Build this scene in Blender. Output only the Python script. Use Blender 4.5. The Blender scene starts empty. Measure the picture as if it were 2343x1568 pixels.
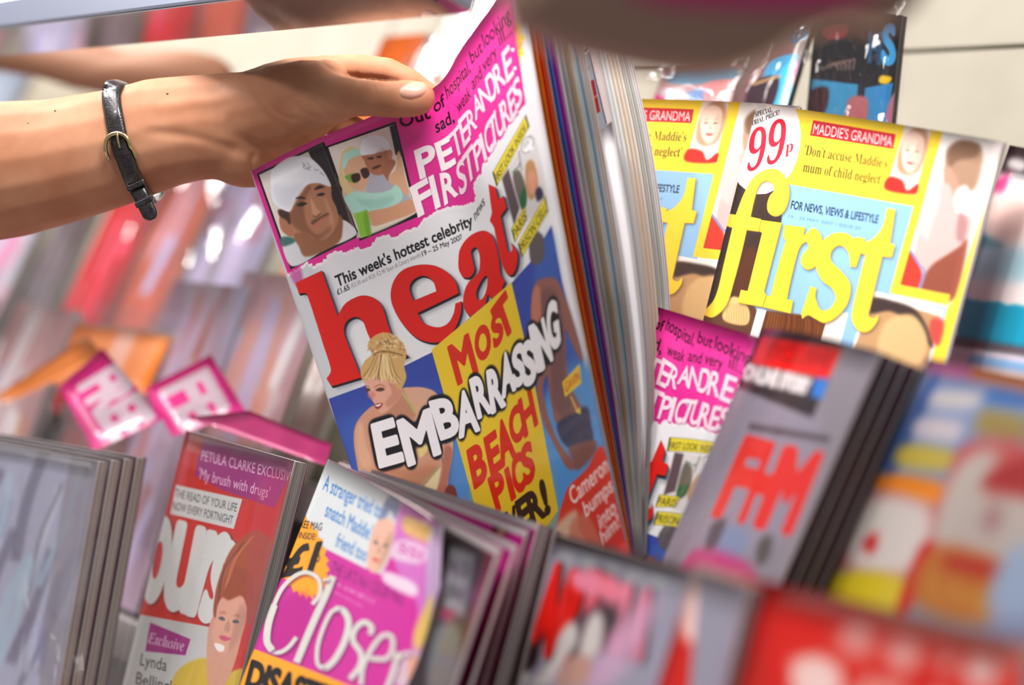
import bpy, bmesh, math, random
import numpy as np
from mathutils import Vector, Matrix
random.seed(7); rng = np.random.default_rng(7)
S = bpy.context.scene
COL = S.collection
# ------------------------------------------------------------------ camera, world, lights
CAM_POS = np.array([0.0, 0.0, 1.30])
PITCH, ROLL, LENS = math.radians(7), math.radians(15), 50.0
FPX = LENS / 36.0 * 2343.0
_F0 = np.array([-math.sqrt(.5), math.sqrt(.5), 0.0]); _R0 = np.array([math.sqrt(.5), math.sqrt(.5), 0.0]); _Z = np.array([0, 0, 1.0])
CF = _F0 * math.cos(PITCH) + _Z * math.sin(PITCH)
_U0 = np.cross(_R0, CF)
CR = _R0 * math.cos(ROLL) + _U0 * math.sin(ROLL)
CU = _U0 * math.cos(ROLL) - _R0 * math.sin(ROLL)
cam = bpy.data.cameras.new('camera'); cam.lens = LENS; cam.sensor_width = 36; cam.clip_start = .02
cam.dof.use_dof = True; cam.dof.focus_distance = .855; cam.dof.aperture_fstop = 2.2
cob = bpy.data.objects.new('camera', cam); COL.objects.link(cob)
cob.matrix_world = Matrix(((CR[0], CU[0], -CF[0], CAM_POS[0]), (CR[1], CU[1], -CF[1], CAM_POS[1]), (CR[2], CU[2], -CF[2], CAM_POS[2]), (0, 0, 0, 1)))
S.camera = cob
w = bpy.data.worlds.new('world'); S.world = w; w.use_nodes = True
w.node_tree.nodes['Background'].inputs[0].default_value = (.93, .95, 1, 1); w.node_tree.nodes['Background'].inputs[1].default_value = .26
S.view_settings.view_transform = 'Standard'; S.view_settings.look = 'None'; S.view_settings.gamma = 1
S.view_settings.use_curve_mapping = False; S.view_settings.exposure = 0.12
S.cycles.max_bounces = 8; S.cycles.transparent_max_bounces = 12; S.cycles.caustics_reflective = False; S.cycles.caustics_refractive = False


def P(px, py, d):
    """point seen at pixel (px, py), d metres along the camera axis"""
    return CAM_POS + d * (CF + CR * ((px - 1171.5) / FPX) - CU * ((py - 784) / FPX))


def proj(p):
    q = np.asarray(p) - CAM_POS
    z = q @ CF
    return np.stack([1171.5 + FPX * (q @ CR) / z, 784 - FPX * (q @ CU) / z], -1)


def area(name, loc, target, sx, sy, power, col=(1, 1, 1)):
    l = bpy.data.lights.new(name, 'AREA'); l.shape = 'RECTANGLE'; l.size = sx; l.size_y = sy; l.energy = power; l.color = col
    o = bpy.data.objects.new(name, l); COL.objects.link(o); o.location = loc
    o.rotation_euler = (Vector(target) - Vector(loc)).to_track_quat('-Z', 'Y').to_euler()
    return o


LIGHTS_HERE = True
area('rack_key_fill', (-.46, .24, 1.86), (-.58, .56, 1.46), .40, .14, 4.4, (1, .96, .90))
area('rack_key_fill', (-1.9, .28, 2.0), (-1.45, .75, 1.35), .7, .16, 6.0, (1, .97, .94))  # unseen fill, added to brighten the packs at far left
area('overhead_fill', (-1.6, -.6, 2.9), (-1.2, .8, 1.2), 2.2, .8, 34, (1, .98, .97))  # large soft fill out of view, added to lift the left-facing covers
for k, (x, y) in enumerate(((-1.3, -.5), (-1.9, -.2), (-2.5, -.4), (-.6, -1.2))):
    area('glint_fill_lamp', (x, y, 2.5), (x + .2, .8, 1.2), .13, .13, 11, (1, .95, .92))  # small unseen lamps, added for glints in the crumpled wraps

# ------------------------------------------------------------------ materials
MATS = {}


def mat(name, color=(.8, .8, .8), rough=.5, metal=0, trans=0, alpha=1, coat=0, ior=1.45, sss=0, spec=.5):
    if name in MATS: return MATS[name]
    m = bpy.data.materials.new(name); m.use_nodes = True
    b = m.node_tree.nodes['Principled BSDF']; I = b.inputs
    I['Base Color'].default_value = (*color, 1); I['Roughness'].default_value = rough; I['Metallic'].default_value = metal
    I['Transmission Weight'].default_value = trans; I['Alpha'].default_value = alpha; I['Coat Weight'].default_value = coat
    I['IOR'].default_value = ior; I['Specular IOR Level'].default_value = spec
    if sss:
        I['Subsurface Weight'].default_value = sss; I['Subsurface Radius'].default_value = (.012, .004, .0025); I['Subsurface Scale'].default_value = 1.0
    MATS[name] = m
    return m


def lin(c):
    """sRGB 0-255 triple to linear"""
    return tuple(((x / 255) / 12.92 if x / 255 <= .04045 else ((x / 255 + .055) / 1.055) ** 2.4) for x in c)


def add_noise_color(m, c1, c2, scale, detail=2, coords='Object', stretch=None, bump=0):
    nt = m.node_tree; b = nt.nodes['Principled BSDF']
    tc = nt.nodes.new('ShaderNodeTexCoord'); mp = nt.nodes.new('ShaderNodeMapping'); nz = nt.nodes.new('ShaderNodeTexNoise'); rp = nt.nodes.new('ShaderNodeValToRGB')
    if stretch: mp.inputs['Scale'].default_value = stretch
    nz.inputs['Scale'].default_value = scale; nz.inputs['Detail'].default_value = detail
    rp.color_ramp.elements[0].color = (*c1, 1); rp.color_ramp.elements[1].color = (*c2, 1)
    rp.color_ramp.elements[0].position = .35; rp.color_ramp.elements[1].position = .65
    L = nt.links.new
    L(tc.outputs[coords], mp.inputs[0]); L(mp.outputs[0], nz.inputs[0]); L(nz.outputs[0], rp.inputs[0]); L(rp.outputs[0], b.inputs['Base Color'])
    if bump:
        bp = nt.nodes.new('ShaderNodeBump'); bp.inputs['Strength'].default_value = 1; bp.inputs['Distance'].default_value = bump
        L(nz.outputs[0], bp.inputs['Height']); L(bp.outputs[0], b.inputs['Normal'])
    return m


# ------------------------------------------------------------------ objects
def empty(name, loc, label, cat, group=None):
    o = bpy.data.objects.new(name, None); COL.objects.link(o); o.location = loc; o.empty_display_size = .02
    return tag(o, label, cat, group)


def tag(o, label=None, cat=None, group=None, kind=None):
    if label: o['label'] = label
    if cat: o['category'] = cat
    if group: o['group'] = group
    if kind: o['kind'] = kind
    return o


def meshobj(name, V, F, mats, parent=None, uvs=None, smooth=True, mi=None):
    """V in world space; the object is placed at its parent's origin"""
    V = np.asarray(V, float)
    org = np.array(parent.matrix_basis.translation) if parent is not None else V.mean(0)
    if parent is not None and parent.parent is not None: org = org + np.array(parent.parent.matrix_basis.translation)
    me = bpy.data.meshes.new(name); me.from_pydata([tuple(v) for v in V - org], [], [tuple(int(i) for i in f) for f in F])
    for m in (mats if isinstance(mats, (list, tuple)) else [mats]): me.materials.append(m)
    if mi is not None: me.polygons.foreach_set('material_index', np.asarray(mi, np.int32))
    if uvs is not None:
        ul = me.uv_layers.new(name='UVMap'); li = np.empty(len(me.loops), np.int32); me.loops.foreach_get('vertex_index', li)
        ul.data.foreach_set('uv', np.asarray(uvs, np.float32)[li].ravel())
    me.polygons.foreach_set('use_smooth', [smooth] * len(me.polygons)); me.update()
    o = bpy.data.objects.new(name, me); COL.objects.link(o)
    if parent is not None: o.parent = parent
    else: o.location = org
    return o


class MB:
    def __init__(s): s.V = []; s.F = []; s.M = []
    def add(s, V, F, m=0):
        b = len(s.V); s.V += [tuple(v) for v in V]; s.F += [tuple(i + b for i in f) for f in F]; s.M += [m] * len(F); return s
    def box(s, c, ax, ay, az, m=0):
        c = np.asarray(c, float); ax, ay, az = map(np.asarray, (ax, ay, az))
        V = [c + i * ax + j * ay + k * az for i in (-1, 1) for j in (-1, 1) for k in (-1, 1)]
        return s.add(V, [(0, 1, 3, 2), (4, 6, 7, 5), (0, 4, 5, 1), (2, 3, 7, 6), (0, 2, 6, 4), (1, 5, 7, 3)], m)
    def aabb(s, a, b, m=0):
        a = np.asarray(a, float); b = np.asarray(b, float); h = (b - a) / 2
        return s.box((a + b) / 2, (h[0], 0, 0), (0, h[1], 0), (0, 0, h[2]), m)
    def build(s, name, mats, parent=None, smooth=False): return meshobj(name, s.V, s.F, mats, parent, smooth=smooth, mi=s.M)


def grid_faces(nu, nv, off=0):
    return [(off + j * nu + i, off + j * nu + i + 1, off + (j + 1) * nu + i + 1, off + (j + 1) * nu + i) for j in range(nv - 1) for i in range(nu - 1)]


def crom(pts, t):
    """Catmull-Rom through pts (n,k), t in 0..1 -> (len(t),k)"""
    p = np.asarray(pts, float); n = len(p)
    if n == 2: return p[0] + np.outer(t, p[1] - p[0])
    e = np.vstack([2 * p[0] - p[1], p, 2 * p[-1] - p[-2]])
    x = np.asarray(t) * (n - 1); i = np.clip(np.floor(x).astype(int), 0, n - 2); f = (x - i)[:, None]
    a, b, c, d = e[i], e[i + 1], e[i + 2], e[i + 3]
    return .5 * (2 * b + (c - a) * f + (2 * a - 5 * b + 4 * c - d) * f ** 2 + (3 * b - a - 3 * c + d) * f ** 3)


class Surf:
    """curved sheet through a grid of control points, ctrl[row][col] = (px, py, depth) or 3D"""
    def __init__(s, ctrl, world=False, us=None):
        s.C = np.array([[c if world else P(*c) for c in r] for r in ctrl], float)
        s.us = us
    def __call__(s, u, v):
        u = np.atleast_1d(np.asarray(u, float)); v = np.atleast_1d(np.asarray(v, float))
        if s.us is not None: t = np.interp(u, s.us, np.linspace(0, 1, len(s.us))) + (u - np.clip(u, 0, 1)) / (len(s.us) - 1)
        else: t = u
        tc = np.clip(t, 0, 1)
        rows = [crom(r, tc) for r in s.C]                     # each (n,3)
        R = np.stack(rows)                                    # (nr,n,3)
        if len(rows) == 2:
            out = R[0] + (R[1] - R[0]) * v[:, None]
        else:
            out = np.empty((len(u), 3)); nr = len(rows); vc = np.clip(v, 0, 1)
            e = np.concatenate([2 * R[:1] - R[1:2], R, 2 * R[-1:] - R[-2:-1]])
            x = vc * (nr - 1); i = np.clip(np.floor(x).astype(int), 0, nr - 2); f = (x - i)[:, None]; k = np.arange(len(u))
            a, b, c, d = e[i, k], e[i + 1, k], e[i + 2, k], e[i + 3, k]
            out = .5 * (2 * b + (c - a) * f + (2 * a - 5 * b + 4 * c - d) * f ** 2 + (3 * b - a - 3 * c + d) * f ** 3)
        return out
    def inv(s, pts):
        """pixel -> uv, by Newton from the nearest grid node"""
        pts = np.asarray(pts, float)
        if not hasattr(s, 'G'):
            g = np.linspace(0, 1, 25); uu, vv = np.meshgrid(g, g); s.guv = np.stack([uu.ravel(), vv.ravel()], -1); s.G = proj(s(s.guv[:, 0], s.guv[:, 1]))
        uv = np.empty((len(pts), 2))
        for k in range(0, len(pts), 4000):
            q = pts[k:k + 4000]; uv[k:k + 4000] = s.guv[((q[:, None, :] - s.G[None]) ** 2).sum(-1).argmin(1)]
        h = 1e-3
        for _ in range(5):
            c = np.clip(uv, 0, 1 - h)
            p0 = proj(s(c[:, 0], c[:, 1])); ju = (proj(s(c[:, 0] + h, c[:, 1])) - p0) / h; jv = (proj(s(c[:, 0], c[:, 1] + h)) - p0) / h
            p0 = p0 + ju * (uv[:, :1] - c[:, :1]) + jv * (uv[:, 1:] - c[:, 1:])
            r = pts - p0; det = ju[:, 0] * jv[:, 1] - ju[:, 1] * jv[:, 0]; det = np.where(abs(det) < 1e-6, 1e-6, det)
            uv = uv + np.clip(np.stack([(r[:, 0] * jv[:, 1] - r[:, 1] * jv[:, 0]) / det, (ju[:, 0] * r[:, 1] - ju[:, 1] * r[:, 0]) / det], -1), -.3, .3)
            uv = np.clip(uv, -.6, 1.6)
        return uv


# ------------------------------------------------------------------ printing: outlines rasterised into the cover's own image
_glyph = {}


def glyphs(text, bold=0.0):
    """boundary edges (n,4) of a line of text, built-in font, size 1"""
    k = (text, bold)
    if k not in _glyph:
        c = bpy.data.curves.new('t', 'FONT'); c.body = text; c.size = 1; c.offset = bold; c.resolution_u = 4
        o = bpy.data.objects.new('t', c); COL.objects.link(o)
        dg = bpy.context.evaluated_depsgraph_get(); me = o.evaluated_get(dg).to_mesh()
        co = np.empty(len(me.vertices) * 3, np.float32); me.vertices.foreach_get('co', co); co = co.reshape(-1, 3)[:, :2]
        ln = np.array([e for p in me.polygons for e in p.edge_keys]).reshape(-1, 2)
        un, ct = np.unique(ln, axis=0, return_counts=True); b = un[ct == 1]
        _glyph[k] = np.hstack([co[b[:, 0]], co[b[:, 1]]]).astype(float) if len(b) else np.zeros((0, 4))
        o.evaluated_get(dg).to_mesh_clear(); bpy.data.objects.remove(o); bpy.data.curves.remove(c)
    return _glyph[k]


def raster(E, W, H, ss=3):
    """even-odd coverage of the edge soup E (tex px); returns mask and its bbox"""
    x0 = int(max(0, math.floor(min(E[:, 0].min(), E[:, 2].min())))); x1 = int(min(W, math.ceil(max(E[:, 0].max(), E[:, 2].max())) + 1))
    y0 = int(max(0, math.floor(min(E[:, 1].min(), E[:, 3].min())))); y1 = int(min(H, math.ceil(max(E[:, 1].max(), E[:, 3].max())) + 1))
    if x1 <= x0 or y1 <= y0: return None
    E = E.copy(); E[:, [0, 2]] -= x0; E[:, [1, 3]] = (E[:, [1, 3]] - y0) * ss
    h, wd = (y1 - y0) * ss, x1 - x0
    sw = E[:, 1] > E[:, 3]; E[sw] = E[sw][:, [2, 3, 0, 1]]
    ya = np.clip(np.ceil(E[:, 1] - .5), 0, h).astype(int); yb = np.clip(np.ceil(E[:, 3] - .5), 0, h).astype(int)
    n = np.maximum(yb - ya, 0); idx = np.repeat(np.arange(len(E)), n)
    if not len(idx): return None
    r = np.arange(len(idx)) - np.repeat(np.cumsum(n) - n, n) + ya[idx]
    x = E[idx, 0] + (r + .5 - E[idx, 1]) * (E[idx, 2] - E[idx, 0]) / (E[idx, 3] - E[idx, 1])
    o = np.lexsort((x, r)); r, x = r[o], x[o]
    st = np.concatenate([[0], np.cumsum(np.bincount(r, minlength=h))])
    sg = np.where((np.arange(len(r)) - st[r]) % 2 == 0, 1., -1.)
    x = np.clip(x, 0, wd); i = np.floor(x).astype(int); f = x - i
    acc = np.bincount(r * (wd + 2) + i, sg * (1 - f), h * (wd + 2)) + np.bincount(r * (wd + 2) + i + 1, sg * f, h * (wd + 2))[:h * (wd + 2)]
    m = np.cumsum(acc.reshape(h, wd + 2), 1)[:, :wd]
    return np.clip(m.reshape(y1 - y0, ss, wd).mean(1), 0, 1), x0, y0, x1, y1


def blurm(m, r):
    r = int(round(r / 1.8))
    if r < 1: return m
    for _ in range(3):
        for ax in (0, 1):
            c = np.cumsum(np.pad(m, [(r + 1, r) if a == ax else (0, 0) for a in (0, 1)], mode='edge'), ax)
            m = ((c[2 * r + 1:] - c[:-2 * r - 1]) if ax == 0 else (c[:, 2 * r + 1:] - c[:, :-2 * r - 1])) / (2 * r + 1)
    return m


def outline(pts, smooth=True, n=8):
    """closed outline; a point with a third entry is a corner"""
    p = [(q[0], q[1]) for q in pts]; cr = [len(q) > 2 for q in pts]; N = len(p)
    if not smooth or all(cr): return np.array(p, float)
    out = []
    for i in range(N):
        b, c = np.array(p[i], float), np.array(p[(i + 1) % N], float)
        a = b if cr[i] else np.array(p[i - 1], float); d = c if cr[(i + 1) % N] else np.array(p[(i + 2) % N], float)
        t = np.linspace(0, 1, n, endpoint=False)[:, None]
        m0 = (c - a) / 2 if not cr[i] else (c - b) * .6; m1 = (d - b) / 2 if not cr[(i + 1) % N] else (c - b) * .6
        out.append((2 * t ** 3 - 3 * t ** 2 + 1) * b + (t ** 3 - 2 * t ** 2 + t) * m0 + (-2 * t ** 3 + 3 * t ** 2) * c + (t ** 3 - t ** 2) * m1)
    return np.vstack(out)


class Cover:
    """print of one cover: artwork traced from the photograph is carried onto the sheet through its geometry"""
    def __init__(s, surf, W, H, base):
        s.s = surf; s.W = W; s.H = H; s.a = np.empty((H, W, 3), np.float32); s.a[:] = np.array(base) / 255
        s.fr = (0, 0, 1)
    def frame(s, ox=0, oy=0, sc=1): s.fr = (ox, oy, sc); return s
    def tx(s, pts):
        ox, oy, sc = s.fr; pts = np.asarray(pts, float) / sc + (ox, oy)
        return s.s.inv(pts) * (s.W, s.H)
    def _lay(s, E, color, blur=0, alpha=1, fat=0):
        if not len(E): return
        pad = int(max(blur, fat) * 2) + 2
        E = E + pad; r = raster(E, s.W + 2 * pad, s.H + 2 * pad)
        if r is None: return
        m, x0, y0, x1, y1 = r
        if blur or fat:
            m = np.pad(m, pad)
            if fat: m = np.clip(blurm(m, fat) * 9 - .6, 0, 1)
            if blur: m = blurm(m, blur)
            x0 -= pad; y0 -= pad; x1 += pad; y1 += pad
        x0 -= pad; x1 -= pad; y0 -= pad; y1 -= pad
        a, b, c, d = max(0, x0), max(0, y0), min(s.W, x1), min(s.H, y1)
        if c <= a or d <= b: return
        m = m[b - y0:d - y0, a - x0:c - x0, None] * alpha
        s.a[b:d, a:c] = s.a[b:d, a:c] * (1 - m) + np.array(color, np.float32) / 255 * m
    def poly(s, pts, color, blur=0, alpha=1, smooth=True, uv=False):
        q = outline(pts, smooth)
        if not smooth or len(q) < 12:
            t = np.linspace(0, 1, 8, endpoint=False)[:, None]
            q = np.vstack([q[i] + (q[(i + 1) % len(q)] - q[i]) * t for i in range(len(q))])
        q = q * (s.W, s.H) if uv else s.tx(q)
        s._lay(np.hstack([q, np.roll(q, -1, 0)]), color, blur, alpha); return s
    def rings(s, rr, color, blur=0, alpha=1):
        E = []
        for r in rr:
            q = s.tx(outline(r)); E.append(np.hstack([q, np.roll(q, -1, 0)]))
        s._lay(np.vstack(E), color, blur, alpha); return s
    def ell(s, x, y, rx, ry, color, rot=0, blur=0, alpha=1, uv=False):
        t = np.linspace(0, 2 * math.pi, 24, endpoint=False); c, n = math.cos(math.radians(rot)), math.sin(math.radians(rot))
        X, Y = rx * np.cos(t), ry * np.sin(t)
        return s.poly([(x + a * c - b * n, y + a * n + b * c) for a, b in zip(X, Y)], color, blur, alpha, smooth=False, uv=uv)
    def line(s, pts, wd, color, blur=0, alpha=1, smooth=True):
        p = np.asarray(pts, float)
        if smooth and len(p) > 2: p = crom(p, np.linspace(0, 1, 6 * len(p)))
        t = np.gradient(p, axis=0); t /= np.linalg.norm(t, axis=1)[:, None] + 1e-9; n = np.stack([-t[:, 1], t[:, 0]], -1) * wd / 2
        q = np.vstack([p + n, (p - n)[::-1]]); return s.poly([tuple(a) for a in q], color, blur, alpha, smooth=False)
    def text(s, txt, p0, p1, up, color, up1=None, bold=0.0, blur=0, alpha=1, shift=(0, 0), cap=None, fat=0):
        """baseline p0-p1, cap height vector up (and up1 at the end)"""
        e = glyphs(txt, bold)
        if not len(e): return s
        X = e[:, [0, 2]]; lo, hi = X.min(), X.max(); cap = cap or .73
        p0, p1, up = map(lambda q: np.array(q, float), (p0, p1, up)); up1 = up if up1 is None else np.array(up1, float)
        def m(x, y):
            t = ((x - lo) / (hi - lo))[:, None]; return p0 + shift + (p1 - p0) * t + (up * (1 - t) + up1 * t) * (y / cap)[:, None]
        q = s.tx(np.vstack([m(e[:, 0], e[:, 1]), m(e[:, 2], e[:, 3])])); n = len(e)
        s._lay(np.hstack([q[:n], q[n:]]), color, blur, alpha, fat); return s
    def letter(s, ch, TL, TR, BL, BR, color, bold=0.0, blur=0, alpha=1, shift=(0, 0), fat=0):
        e = b = glyphs(ch, min(bold, .03)); fat = fat or (6 if bold > .03 else 0)
        X, Y = b[:, [0, 2]], b[:, [1, 3]]; x0, x1, y0, y1 = X.min(), X.max(), Y.min(), Y.max()
        TL, TR, BL, BR = (np.array(q, float) + shift for q in (TL, TR, BL, BR))
        def m(x, y):
            t = ((x - x0) / (x1 - x0))[:, None]; v = ((y - y0) / (y1 - y0))[:, None]
            return (BL * (1 - t) + BR * t) * (1 - v) + (TL * (1 - t) + TR * t) * v
        q = s.tx(np.vstack([m(e[:, 0], e[:, 1]), m(e[:, 2], e[:, 3])])); n = len(e)
        s._lay(np.hstack([q[:n], q[n:]]), color, blur, alpha, fat); return s
    def mottle(s, amt=.02, k=6):
        n = rng.normal(0, 1, (s.H // k + 2, s.W // k + 2)).astype(np.float32); n = np.repeat(np.repeat(n, k, 0), k, 1)[:s.H, :s.W]
        s.a += (blurm(n, k) * amt)[..., None]; return s
    def material(s, name, rough=.3, coat=.6, spec=.5):
        im = bpy.data.images.new(name, s.W, s.H, alpha=False)
        px = np.ones((s.H, s.W, 4), np.float32); px[..., :3] = np.clip(s.a, 0, 1)[::-1]
        im.pixels.foreach_set(px.ravel()); im.update(); im.pack()
        m = mat(name, rough=rough, coat=coat, spec=spec); nt = m.node_tree; t = nt.nodes.new('ShaderNodeTexImage'); t.image = im; t.extension = 'EXTEND'
        m.node_tree.nodes['Principled BSDF'].inputs['Coat Roughness'].default_value = .12
        nt.links.new(t.outputs[0], nt.nodes['Principled BSDF'].inputs['Base Color']); return m


def serif(t):
    return ''.join(chr(0x1D400 + ord(c) - 65) if 'A' <= c <= 'Z' else chr(0x1D41A + ord(c) - 97) if 'a' <= c <= 'z' else chr(0x1D7CE + ord(c) - 48) if '0' <= c <= '9' else c for c in t)


def ital(t):
    return ''.join(chr(0x1D434 + ord(c) - 65) if 'A' <= c <= 'Z' else (chr(0x1D44E + ord(c) - 97) if c != 'h' else '\u210e') if 'a' <= c <= 'z' else c for c in t)


# ------------------------------------------------------------------ sheets and magazines
def sheet(name, surf, m, parent, u0=0, u1=1, v0=0, v1=1, nu=24, nv=20, th=.0003, push=0, mats2=None):
    """thin printed sheet with real thickness, offset 'push' metres behind the surface"""
    g, h = np.linspace(u0, u1, nu), np.linspace(v0, v1, nv); uu, vv = np.meshgrid(g, h); uu, vv = uu.ravel(), vv.ravel()
    A = surf(uu, vv); N = normals(surf, uu, vv); F = A - N * push; B = F - N * th
    V = np.vstack([F, B]); n = nu * nv; fs = [f[::-1] for f in grid_faces(nu, nv)]; k = len(fs)
    bk = [tuple(n + i for i in f[::-1]) for f in fs]
    rim = [j * nu for j in range(nv)] + [(nv - 1) * nu + i for i in range(1, nu)] + [j * nu + nu - 1 for j in range(nv - 2, -1, -1)] + [i for i in range(nu - 2, 0, -1)]
    rf = [(rim[i], rim[(i + 1) % len(rim)], n + rim[(i + 1) % len(rim)], n + rim[i]) for i in range(len(rim))]
    uv = np.stack([uu, 1 - vv], -1); uv = np.vstack([uv, uv])
    ms = [m] + ([mats2] if mats2 else [])
    return meshobj(name, V, fs + bk + rf, ms, parent, uvs=uv, mi=[0] * k + [len(ms) - 1] * (k + len(rf)))


def normals(surf, u, v):
    """unit normals of the sheet, towards the camera side"""
    h = 1e-3; uc, vc = np.clip(u, 0, 1 - h), np.clip(v, 0, 1 - h)
    a = surf(uc + h, vc) - surf(uc, vc); b = surf(uc, vc + h) - surf(uc, vc)
    n = np.cross(b, a); n /= np.linalg.norm(n, axis=1)[:, None]
    c = surf([.5], [.5])[0]; 
    if (n.mean(0) @ (CAM_POS - c)) < 0: n = -n
    return n


def block(name, surf, parent, th, push, m, inset=.0015, nu=16, nv=14, nk=2, fan=0):
    """page block behind a cover; the UV runs v across the thickness so the material can draw the leaves"""
    g, h = np.linspace(inset, 1 - inset, nu), np.linspace(inset, 1 - inset, nv)
    rim_uv = [(g[0], x) for x in h] + [(x, h[-1]) for x in g[1:]] + [(g[-1], x) for x in h[::-1][1:]] + [(x, h[0]) for x in g[::-1][1:-1]]
    ru = np.array(rim_uv); A = surf(ru[:, 0], ru[:, 1]); N = normals(surf, ru[:, 0], ru[:, 1])
    L = len(ru); V, UV, F = [], [], []
    for k in range(nk + 1):
        t = k / nk; V.append(A - N * (push + th * t)); UV.append(np.stack([np.linspace(0, 4, L), np.full(L, t)], -1))
    for k in range(nk):
        for i in range(L): F.append((k * L + i, k * L + (i + 1) % L, (k + 1) * L + (i + 1) % L, (k + 1) * L + i))
    V = np.vstack(V); UV = np.vstack(UV)
    uu, vv = np.meshgrid(g, h); uu, vv = uu.ravel(), vv.ravel(); B = surf(uu, vv); N = normals(surf, uu, vv); o = len(V)
    V = np.vstack([V, B - N * push, B - N * (push + th)]); UV = np.vstack([UV, np.zeros((2 * nu * nv, 2))])
    F += [f[::-1] for f in grid_faces(nu, nv, o)] + grid_faces(nu, nv, o + nu * nv)
    return meshobj(name, V, F, m, parent, uvs=UV, smooth=False)


def page_mat(name, cols, n=60, rough=.6, jitter=.25):
    """leaf edges: thin bands of the listed colours across the thickness (UV v)"""
    if name in MATS: return MATS[name]
    m = mat(name, rough=rough); nt = m.node_tree; b = nt.nodes['Principled BSDF']
    uvn = nt.nodes.new('ShaderNodeUVMap'); sx = nt.nodes.new('ShaderNodeSeparateXYZ'); mu = nt.nodes.new('ShaderNodeMath'); mu.operation = 'MULTIPLY'; mu.inputs[1].default_value = n
    fl = nt.nodes.new('ShaderNodeMath'); fl.operation = 'FLOOR'; wn = nt.nodes.new('ShaderNodeTexWhiteNoise'); wn.noise_dimensions = '1D'
    rp = nt.nodes.new('ShaderNodeValToRGB'); rp.color_ramp.interpolation = 'CONSTANT'
    el = rp.color_ramp.elements
    while len(el) > 1: el.remove(el[0])
    el[0].position = 0; el[0].color = (*lin(cols[0][0]), 1); acc = cols[0][1]; tot = sum(c[1] for c in cols)
    for c, wgt in cols[1:]:
        e = el.new(acc / tot); e.color = (*lin(c), 1); acc += wgt
    L = nt.links.new
    L(uvn.outputs[0], sx.inputs[0]); L(sx.outputs[1], mu.inputs[0]); L(mu.outputs[0], fl.inputs[0]); L(fl.outputs[0], wn.inputs['W']); L(wn.outputs['Value'], rp.inputs[0]); L(rp.outputs[0], b.inputs['Base Color'])
    return m


def magazine(label, surf, covermat, th, pagemat, group=None, name='magazine', nu=20, nv=20, spine=None, backcol=None):
    base = surf([.5], [1.])[0]; r = empty(name, base, label, 'magazine', group)
    sheet('cover', surf, covermat, r, nu=nu, nv=nv, th=.0004, mats2=mat('paper_white', lin((225, 220, 215)), .5))
    block('page_block', surf, r, th, .0006, pagemat)
    sheet('back_cover', surf, backcol or mat('back_print', lin((120, 70, 90)), .35, coat=.3), r, nu=nu, nv=nv, th=.0004, push=th + .0008)
    return r


def report(name, s):
    a, b, c, d = s([0], [0])[0], s([1], [0])[0], s([0], [1])[0], s([1], [1])[0]
    L = lambda x: float(np.linalg.norm(x))
    x, y = b - a, c - a
    print('FIT %s w_top %.3f w_bot %.3f h_left %.3f h_right %.3f angle %.0f top_dz %.3f bottomz %.3f %.3f  TL %s BR %s' % (name, L(b - a), L(d - c), L(c - a), L(d - b), math.degrees(math.acos(x @ y / L(x) / L(y))), x[2], c[2], d[2], np.round(a, 2), np.round(d, 2)))
# ------------------------------------------------------------------ magazine surfaces
def quad(TL, TR, BL, bulge=0, h=None, w=None, zb=None):
    a, b, c = P(*TL), P(*TR), P(*BL)
    if zb: c = a + (c - a) * (a[2] - zb) / (a[2] - c[2])
    if h: c = a + (c - a) * h / np.linalg.norm(c - a)
    if w: b = a + (b - a) * w / np.linalg.norm(b - a)
    d = b + c - a
    if zb: d = b + (c - a) * (b[2] - zb) / (a[2] - zb)
    if not bulge: return Surf([[a, b], [c, d]], world=True)
    n = np.cross(c - a, b - a); n /= np.linalg.norm(n)
    if n @ (CAM_POS - a) < 0: n = -n
    us = np.linspace(0, 1, 5)
    return Surf([[p + (q - p) * u + n * bulge * 4 * u * (1 - u) for u in us] for p, q in ((a, b), (c, d))], world=True)


def hfit(TL, TRp, BLp, w, h):
    """rectangle of size w x h whose TL is at TL and whose TR/BL fall on the given pixel rays, near solution"""
    a = P(*TL)
    def sol(px, L, near=True):
        d0 = P(px[0], px[1], 1.0) - CAM_POS; q = CAM_POS - a; A = d0 @ d0; B = 2 * q @ d0; C = q @ q - L * L; D = B * B - 4 * A * C
        if D < 0: return -B / 2 / A
        return (-B + (-1 if near else 1) * math.sqrt(D)) / 2 / A
    return sol(TRp, w), sol(BLp, h), sol(BLp, h, False)


HU = [0, .2, .4, .6, .72, .85, 1]
S_heat = Surf([
    [(573, 392, .835), (702, 328, .836), (846, 268, .835), (996, 198, .830), (1060, 103, .817), (1123, 16, .799), (1184, -78, .777)],
    [(707, 787, .833), (840, 728, .834), (965, 672, .833), (1062, 612, .827), (1120, 545, .815), (1185, 470, .797), (1260, 370, .773)],
    [(841, 1181, .830), (955, 1127, .831), (1060, 1072, .830), (1150, 1010, .823), (1215, 950, .811), (1280, 888, .793), (1345, 818, .769)],
    [(975, 1576, .827), (1080, 1520, .828), (1180, 1465, .826), (1270, 1405, .819), (1330, 1365, .807), (1385, 1325, .789), (1441, 1275, .765)]], us=HU)
S_first = quad((1733, 236, .87), (2295, 324, .755), (1567, 900, .884), bulge=.004, zb=1.29)
S_firstb = quad((1278, 231, .955), (1832, 243, .865), (1130, 870, .965), bulge=.012, zb=1.29)
S_yours = quad((426, 985, .950), (674, 1055, .845), (262, 1640, .947), zb=1.02)
_cl = [[(750, 1050, .835), (806, 1079, .800), (862, 1110, .767), (920, 1143, .735), (975, 1178, .712), (1010, 1205, .708)],
       [(548, 1570, .806), (636, 1612, .771), (735, 1657, .738), (836, 1700, .706), (925, 1735, .684), (996, 1760, .682)]]
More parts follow.
